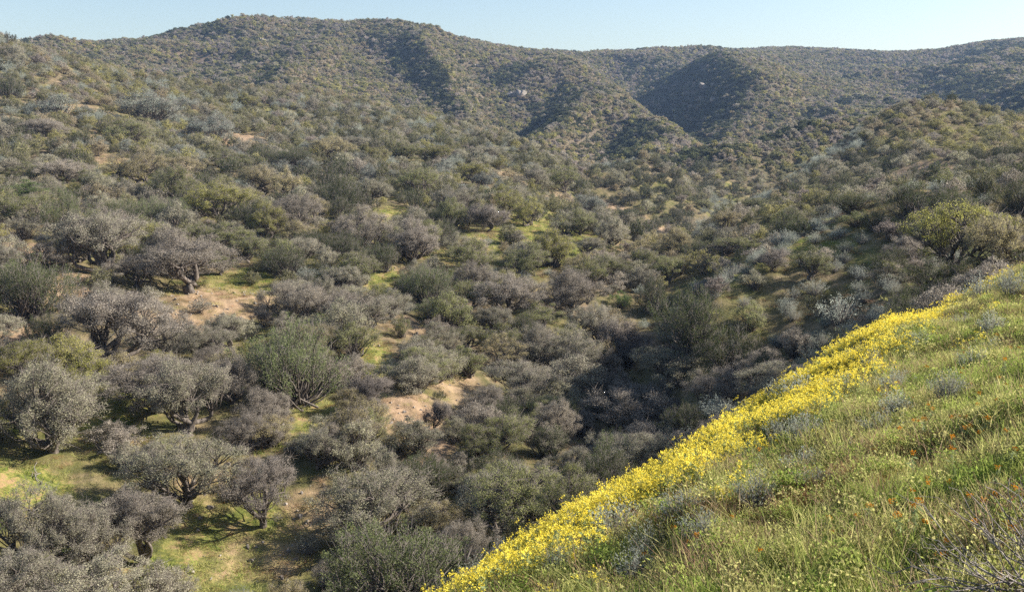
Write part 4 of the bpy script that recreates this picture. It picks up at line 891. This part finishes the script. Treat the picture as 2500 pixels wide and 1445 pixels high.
# dead wood lying or standing on the slopes
def dead_wood(seed, n_, L_, lying=True):
    g = np.random.default_rng(seed); e = np.array([L_, 0, .12 * L_]) if lying else np.array([.2 * L_, 0, L_])
    p_ = curve((0, 0, .05), e, g, .12, 9); gs = [(*tube(p_, np.linspace(L_ * .045, L_ * .012, 9), 6), 0)]
    for j in range(n_):
        k = g.integers(2, 8); e2 = p_[k] + (g.normal(size=3) * [.6, .6, .45] + [.5, 0, .5]) * L_ * g.uniform(.2, .45)
        gs.append((*tube(curve(p_[k], e2, g, .15, 6), np.linspace(L_ * .018, L_ * .004, 6), 5), 0))
    return gs
for i, (u, v, wp, ly, mt, rz, lab) in enumerate([(75, 1100, 70, True, PALE, .2, 'bleached fallen limb under the wide oak at the left edge'), (240, 1115, 90, True, BARK_L, -.3, 'dark fallen branch lying in the shaded grass right of the wide oak'),
        (1325, 640, 60, False, BARK, 0, 'curved dead stump standing in the green scrub of the middle slope'), (1260, 650, 75, True, PALE, .5, 'grey fallen dead branches in the scrub of the middle slope'),
        (275, 905, 70, True, PALE, 1.8, 'bleached dead limb at the foot of the pale mauve-grey oak'), (790, 1130, 80, True, PALE, .9, 'bleached leafless branch between the silvery oaks near the bottom'), (100, 1190, 60, True, PALE, 2.0, 'bleached crooked log beside the little green lawn at the left'), (530, 1215, 60, True, BARK_L, .2, 'thin fallen branch beside the thick dark oak trunk')]):
    x, y, z, d = at(u, v); me_ = build_mesh('dead_branch', dead_wood(40 + i, 6, wp * d / F, ly), [mt])
    o = link('dead_branch', me_); o.location = (x, y, z); o.rotation_euler = (0, 0, rz); THINGS.append([o, 'dead_branch', 'W', u, v, wp, lab, d])
# boulders and crags
def crag(seed, n_, w_):
    g = np.random.default_rng(seed); gs = []
    for i in range(n_):
        bm_ = __import__('bmesh').new(); __import__('bmesh').ops.create_icosphere(bm_, subdivisions=3, radius=1)
        Vv = np.array([q.co[:] for q in bm_.verts]); Ff = np.array([[q.index for q in f.verts] for f in bm_.faces]); bm_.free()
        r_ = w_ * g.uniform(.15, .38)
        for q in range(9):
            n0 = unit(g.normal(size=3)); c0 = g.uniform(.45, .85); dd = Vv @ n0; Vv = Vv - np.maximum(dd - c0, 0)[:, None] * n0
        Vv = Vv * r_ * g.uniform(.7, 1.3, 3) + np.array([g.uniform(-.5, .5) * w_, g.uniform(-.2, .2) * w_, r_ * .25 + g.uniform(-.2, .2) * w_ * .3])
        gs.append((Vv, [Ff], g.random(), 0))
    return gs
ROCK = bark_mat('rock', (.13, .11, .095), (.36, .32, .28), 1.2)
for i, (u, v, wp, n_, lab) in enumerate([(489, 104, 22, 7, 'pale rock knob high on the mountain left of the summit'), (497, 186, 16, 5, 'small pale rocks at the foot of the rocky streak on the mountain'), (636, 104, 36, 8, 'broken grey crags just under the mountain summit'), (800, 104, 24, 6, 'grey crag near the skyline right of the summit'),
        (1258, 240, 60, 10, 'pale cliff of broken rock in the gully right of the big mountain'), (1262, 268, 30, 7, 'lower pale rocks in the gully right of the big mountain'), (1728, 222, 50, 9, 'tan cliff in the dark shaded side canyon'), (1748, 250, 34, 8, 'lower tan rocks beneath the cliff in the dark side canyon'), (1165, 165, 24, 5, 'small rock band on the right shoulder of the mountain'),
        (12, 318, 30, 4, 'pale boulders on the bare soil at the far left edge'), (35, 405, 24, 4, 'pale boulders between silver shrubs at the left edge'), (435, 850, 22, 4, 'small pinkish boulders below the orange grass patch')]):
    x, y, z, d = at(u, v); me_ = build_mesh('rock_outcrop', crag(60 + i, n_, wp * d / F * .55), [ROCK])
    o = link('rock_outcrop', me_); o.location = (x, y, z); THINGS.append([o, 'rock_outcrop', 'R', u, v, wp, lab, d])
# grass and low herbs in the openings across the canyon
gp = []
for (cx, cy, rl, rr, az, kd, s_) in OW:
    dd = math.hypot(cx, cy)
    if dd > 175: continue
    dn_ = {'green': 3.4, 'soil': .5}[kd]; n_ = int(min(rl * rr * 3.14 * dn_ * s_, 4500)); t_ = rng.uniform(0, 6.28, n_); r_2 = np.sqrt(rng.random(n_)) * 1.25
    a_ = np.cos(t_) * r_2 * rl; b_ = np.sin(t_) * r_2 * rr
    gp.append(np.stack([cx + a_ * math.cos(az) + b_ * math.sin(az), cy - a_ * math.sin(az) + b_ * math.cos(az)], 1))
x, y = jitter_grid(34, 120, 1.0); gp.append(np.stack([x, y], 1)[rng.random(len(x)) < .8])
gp = np.concatenate(gp); x, y = gp.T; z = ground(x, y); d = np.hypot(x, y); so, gr = open_at(x, y)
ks = PROTO['grass_tuft'][1]; loc = {q: [i for i, w_ in enumerate(ks) if w_ == q] for q in set(ks)}
ty = np.where(gr > .3, np.where(rng.random(len(x)) < .55, 'light', 'green'), np.where(rng.random(len(x)) < .5, 'dry', 'light')); ty = np.where((rng.random(len(x)) < .2), 'rust', ty)
scatter('meadow_grass', np.stack([x, y, z], 1), np.stack([rng.uniform(2.2, 5.0, len(x))] * 2 + [rng.uniform(.7, 1.9, len(x))], 1), rng.uniform(0, 6.28, len(x)), np.array([loc[t][0] for t in ty]), PROTO['grass_tuft'][0], 'short spring grass in the openings of the canyon slopes', category='grass')
print('meadow', len(x))

# loose stones on the bare soil
st_items = []
for s in range(3): st_items.append(('stone', build_mesh('stone', crag(90 + s, 1, 1.6), [ROCK])))
proto_coll('loose_stone', st_items)
sp_ = []
for (cx, cy, rl, rr, az, kd, s_) in OW:
    if math.hypot(cx, cy) > 130: continue
    n_ = int(min(rl * rr * 3.14 * (5 if kd == 'soil' else .6), 600)); t_ = rng.uniform(0, 6.28, n_); q_ = np.sqrt(rng.random(n_)) * 1.1; a_ = np.cos(t_) * q_ * rl; b_ = np.sin(t_) * q_ * rr
    sp_.append(np.stack([cx + a_ * math.cos(az) + b_ * math.sin(az), cy - a_ * math.sin(az) + b_ * math.cos(az)], 1))
sp_ = np.concatenate(sp_); x, y = sp_.T
scatter('stones', np.stack([x, y, ground(x, y) - .02], 1), .05 + .28 * rng.random(len(x)) ** 4, rng.uniform(0, 6.28, len(x)), rng.integers(0, 3, len(x)), PROTO['loose_stone'][0], 'loose stones on the bare pink soil', category='stones')
# ------------------------------------------------------------------ camera, light, sky
cam = bpy.data.cameras.new('camera'); co = bpy.data.objects.new('camera', cam); COL.objects.link(co); S.camera = co
cam.sensor_width = 36; cam.lens = 36 * F / 2500; cam.clip_end = 9000; cam.clip_start = .05
co.rotation_euler = (R(90) - PITCH, 0, 0)
SUN_AZ, SUN_EL = R(78), R(31)
sd = bpy.data.lights.new('sun', 'SUN'); sd.energy = 5; sd.angle = R(.5); sd.color = (1, .93, .82); so_ = bpy.data.objects.new('sun', sd); COL.objects.link(so_)
dirv = Vector((math.sin(SUN_AZ) * math.cos(SUN_EL), math.cos(SUN_AZ) * math.cos(SUN_EL), math.sin(SUN_EL)))
so_.rotation_euler = dirv.to_track_quat('Z', 'Y').to_euler(); so_.location = dirv * 100
w = bpy.data.worlds.new('World'); S.world = w; w.use_nodes = True
sk = w.node_tree.nodes.new('ShaderNodeTexSky'); sk.sky_type = 'NISHITA'; sk.sun_disc = False; sk.sun_elevation = SUN_EL; sk.sun_rotation = SUN_AZ
sk.air_density = 1.0; sk.dust_density = 1.0; sk.ozone_density = 1.2
bg = w.node_tree.nodes['Background']; bg.inputs[1].default_value = .072; w.node_tree.links.new(sk.outputs[0], bg.inputs[0])
S.view_settings.view_transform = 'Standard'; S.view_settings.look = 'None'; S.view_settings.exposure = 1.27
S.cycles.max_bounces = 5; S.cycles.diffuse_bounces = 2; S.cycles.transmission_bounces = 3; S.cycles.volume_bounces = 0; S.cycles.transparent_max_bounces = 4
S.cycles.use_denoising = False

# ------------------------------------------------------------------ the air between the ridges
def haze_box():
    zmin, zmax = float(Zg.min()) - 1, float(Zg.max()) + 8
    r_ = 3050.0
    Vb = [(-r_, -r_, zmin), (r_, -r_, zmin), (r_, r_, zmin), (-r_, r_, zmin), (-r_, -r_, zmax), (r_, -r_, zmax), (r_, r_, zmax), (-r_, r_, zmax)]
    me_ = bpy.data.meshes.new('haze'); me_.from_pydata(Vb, [], [(0, 3, 2, 1), (4, 5, 6, 7), (0, 1, 5, 4), (1, 2, 6, 5), (2, 3, 7, 6), (3, 0, 4, 7)])
    m, nt = new_mat('haze_air'); out = nd(nt, 'ShaderNodeOutputMaterial'); pv = nd(nt, 'ShaderNodeVolumePrincipled')
    pv.inputs['Color'].default_value = (.42, .62, 1.0, 1); pv.inputs['Density'].default_value = HAZE; pv.inputs['Anisotropy'].default_value = 0
    nt.links.new(pv.outputs[0], out.inputs['Volume']); me_.materials.append(m)
    o = bpy.data.objects.new('haze', me_); COL.objects.link(o); o['kind'] = 'stuff'; o['label'] = 'thin blue air haze over the canyon'; print('HAZE z', zmin, zmax)
HAZE = 0.00014
haze_box()
# ------------------------------------------------------------------ labels
ORD = 'first second third fourth fifth sixth seventh eighth ninth tenth eleventh twelfth thirteenth fourteenth fifteenth sixteenth seventeenth eighteenth nineteenth twentieth'.split()
NOUN = {'scrub_oak': 'scrub oak', 'juniper': 'juniper', 'chaparral_shrub': 'shrub', 'sagebrush': 'sagebrush', 'bare_shrub': 'leafless shrub', 'orange_wildflower': 'wildflower', 'dead_branch': 'branch', 'rock_outcrop': 'rocks', 'bare_bush': 'bush'}
CAT = {'scrub_oak': 'tree', 'juniper': 'tree', 'chaparral_shrub': 'shrub', 'sagebrush': 'shrub', 'bare_shrub': 'shrub', 'orange_wildflower': 'flower', 'dead_branch': 'dead branch', 'rock_outcrop': 'rocks', 'bare_bush': 'shrub'}
ROWS = [(1340, 'cut by or just above the bottom edge'), (1230, 'below the little green lawn'), (1130, 'around the ochre grass'), (1060, 'level with the fallen limbs'), (980, 'level with the pink soil clearing'), (930, 'at the foot of the big juniper'),
        (880, 'level with the big round juniper'), (830, 'just above the big round juniper'), (780, 'below the orange grass patch'), (740, 'beside the orange grass patch'), (700, 'level with the widest arching oak'), (660, 'above the orange grass patch'), (620, 'below the yellow-green grove'),
        (590, 'level with the dark twisted trunk'), (560, 'level with the yellow-green grove'), (530, 'just above the yellow-green grove'), (500, 'level with the tan-tipped oaks'), (470, 'just above the tan-tipped oaks'), (440, 'below the narrow pink strip'), (410, 'well below the silver shrubs'), (380, 'just below the narrow pink strip'),
        (350, 'level with the narrow pink strip'), (320, 'above the narrow pink strip'), (290, 'level with the silver shrubs'), (260, 'above the silver shrubs'), (0, 'near the crest of the slope')]
def region(t):
    o, nm, key, u, v, wpx, lab, d = t
    if d < 24:
        r_ = 'just under the yellow flowers' if v < np.interp(u, [1560, 2500], [1400, 850]) else 'high on the grassy bank' if v < 980 else 'on the upper grassy bank' if v < 1080 else 'halfway down the grassy bank' if v < 1180 else 'on the lower grassy bank' if v < 1290 else 'near the foot of the bank' if v < 1370 else 'at the very bottom of the bank'
        return r_
    if u > 1640 and d < 95:
        r_ = 'on the crest of the sage spur' if v < 560 else 'just under the sage spur crest' if v < 610 else 'high on the shaded sage spur' if v < 660 else 'halfway down the sage spur' if v < 710 else 'low on the sage spur' if v < 770 else 'at the foot of the sage spur' if v < 850 else 'in the shade above the flowers'
        return r_
    if u > 1700 + 0 and d >= 95:
        return ('at the top of the canyon hill' if v < 350 else 'high on the canyon hill' if v < 390 else 'halfway up the canyon hill' if v < 425 else 'level with the pink hill streak' if v < 455 else 'below the pink hill streak' if v < 480 else 'low on the canyon hill' if v < 505 else 'at the foot of the canyon hill' if v < 540 else 'behind the crest of the sage spur')
    r_ = [n for lim, n in ROWS if v >= lim][0]
    return r_
COLS = [(260, 'by the photo edge'), (480, 'well away from the edge'), (700, 'toward the middle'), (940, 'near mid picture'), (1150, 'past mid slope'), (1340, 'nearing the canyon'), (1520, 'close to the canyon'), (9999, 'in the canyon')]
ccol = lambda u: [n for lim, n in COLS if u < lim][0]
groups = {}
for t in THINGS: groups.setdefault((t[1], t[2], region(t)), []).append(t)
seen = set()
def word_of(t):
    if t[1] == 'orange_wildflower': return 'orange-headed'
    return WORD.get(t[2], 'grey')
for (nm, key, rg_), lst in groups.items():
    lst.sort(key=lambda t: t[3]); n_ = len(lst)
    for i, t in enumerate(lst):
        o = t[0]
        if t[6]: lb = t[6]
        elif n_ == 1: lb = f'the only {word_of(t)} {NOUN[nm]} {rg_}'
        elif i < 20 and (i < n_ / 2 or n_ - i > 20): lb = f'{word_of(t)} {NOUN[nm]} {rg_}, {ORD[i]} from the left' if i else f'leftmost {word_of(t)} {NOUN[nm]} {rg_}'
        elif n_ - 1 - i < 20: j = n_ - 1 - i; lb = f'{word_of(t)} {NOUN[nm]} {rg_}, {ORD[j]} from the right' if j else f'rightmost {word_of(t)} {NOUN[nm]} {rg_}'
        else: lb = f'{word_of(t)} {NOUN[nm]} {rg_}, number {i + 1} from the left'
        if lb in seen: print('DUPLICATE', lb)
        seen.add(lb); o['label'] = lb; o['category'] = CAT[nm]
        o['group'] = o.get('group') or {'scrub_oak': 'scrub oaks on the canyon slopes', 'juniper': 'junipers on the canyon slopes', 'chaparral_shrub': 'chaparral shrubs on the canyon slopes', 'sagebrush': 'sagebrush on the slopes', 'bare_shrub': 'bare-twigged shrubs on the slopes',
                                        'orange_wildflower': 'orange wildflowers in the grass of the bank', 'dead_branch': 'dead wood on the slopes', 'rock_outcrop': 'rock outcrops on the mountains', 'bare_bush': 'leafless bush'}[nm]
        if nm == 'bare_bush': del o['group']
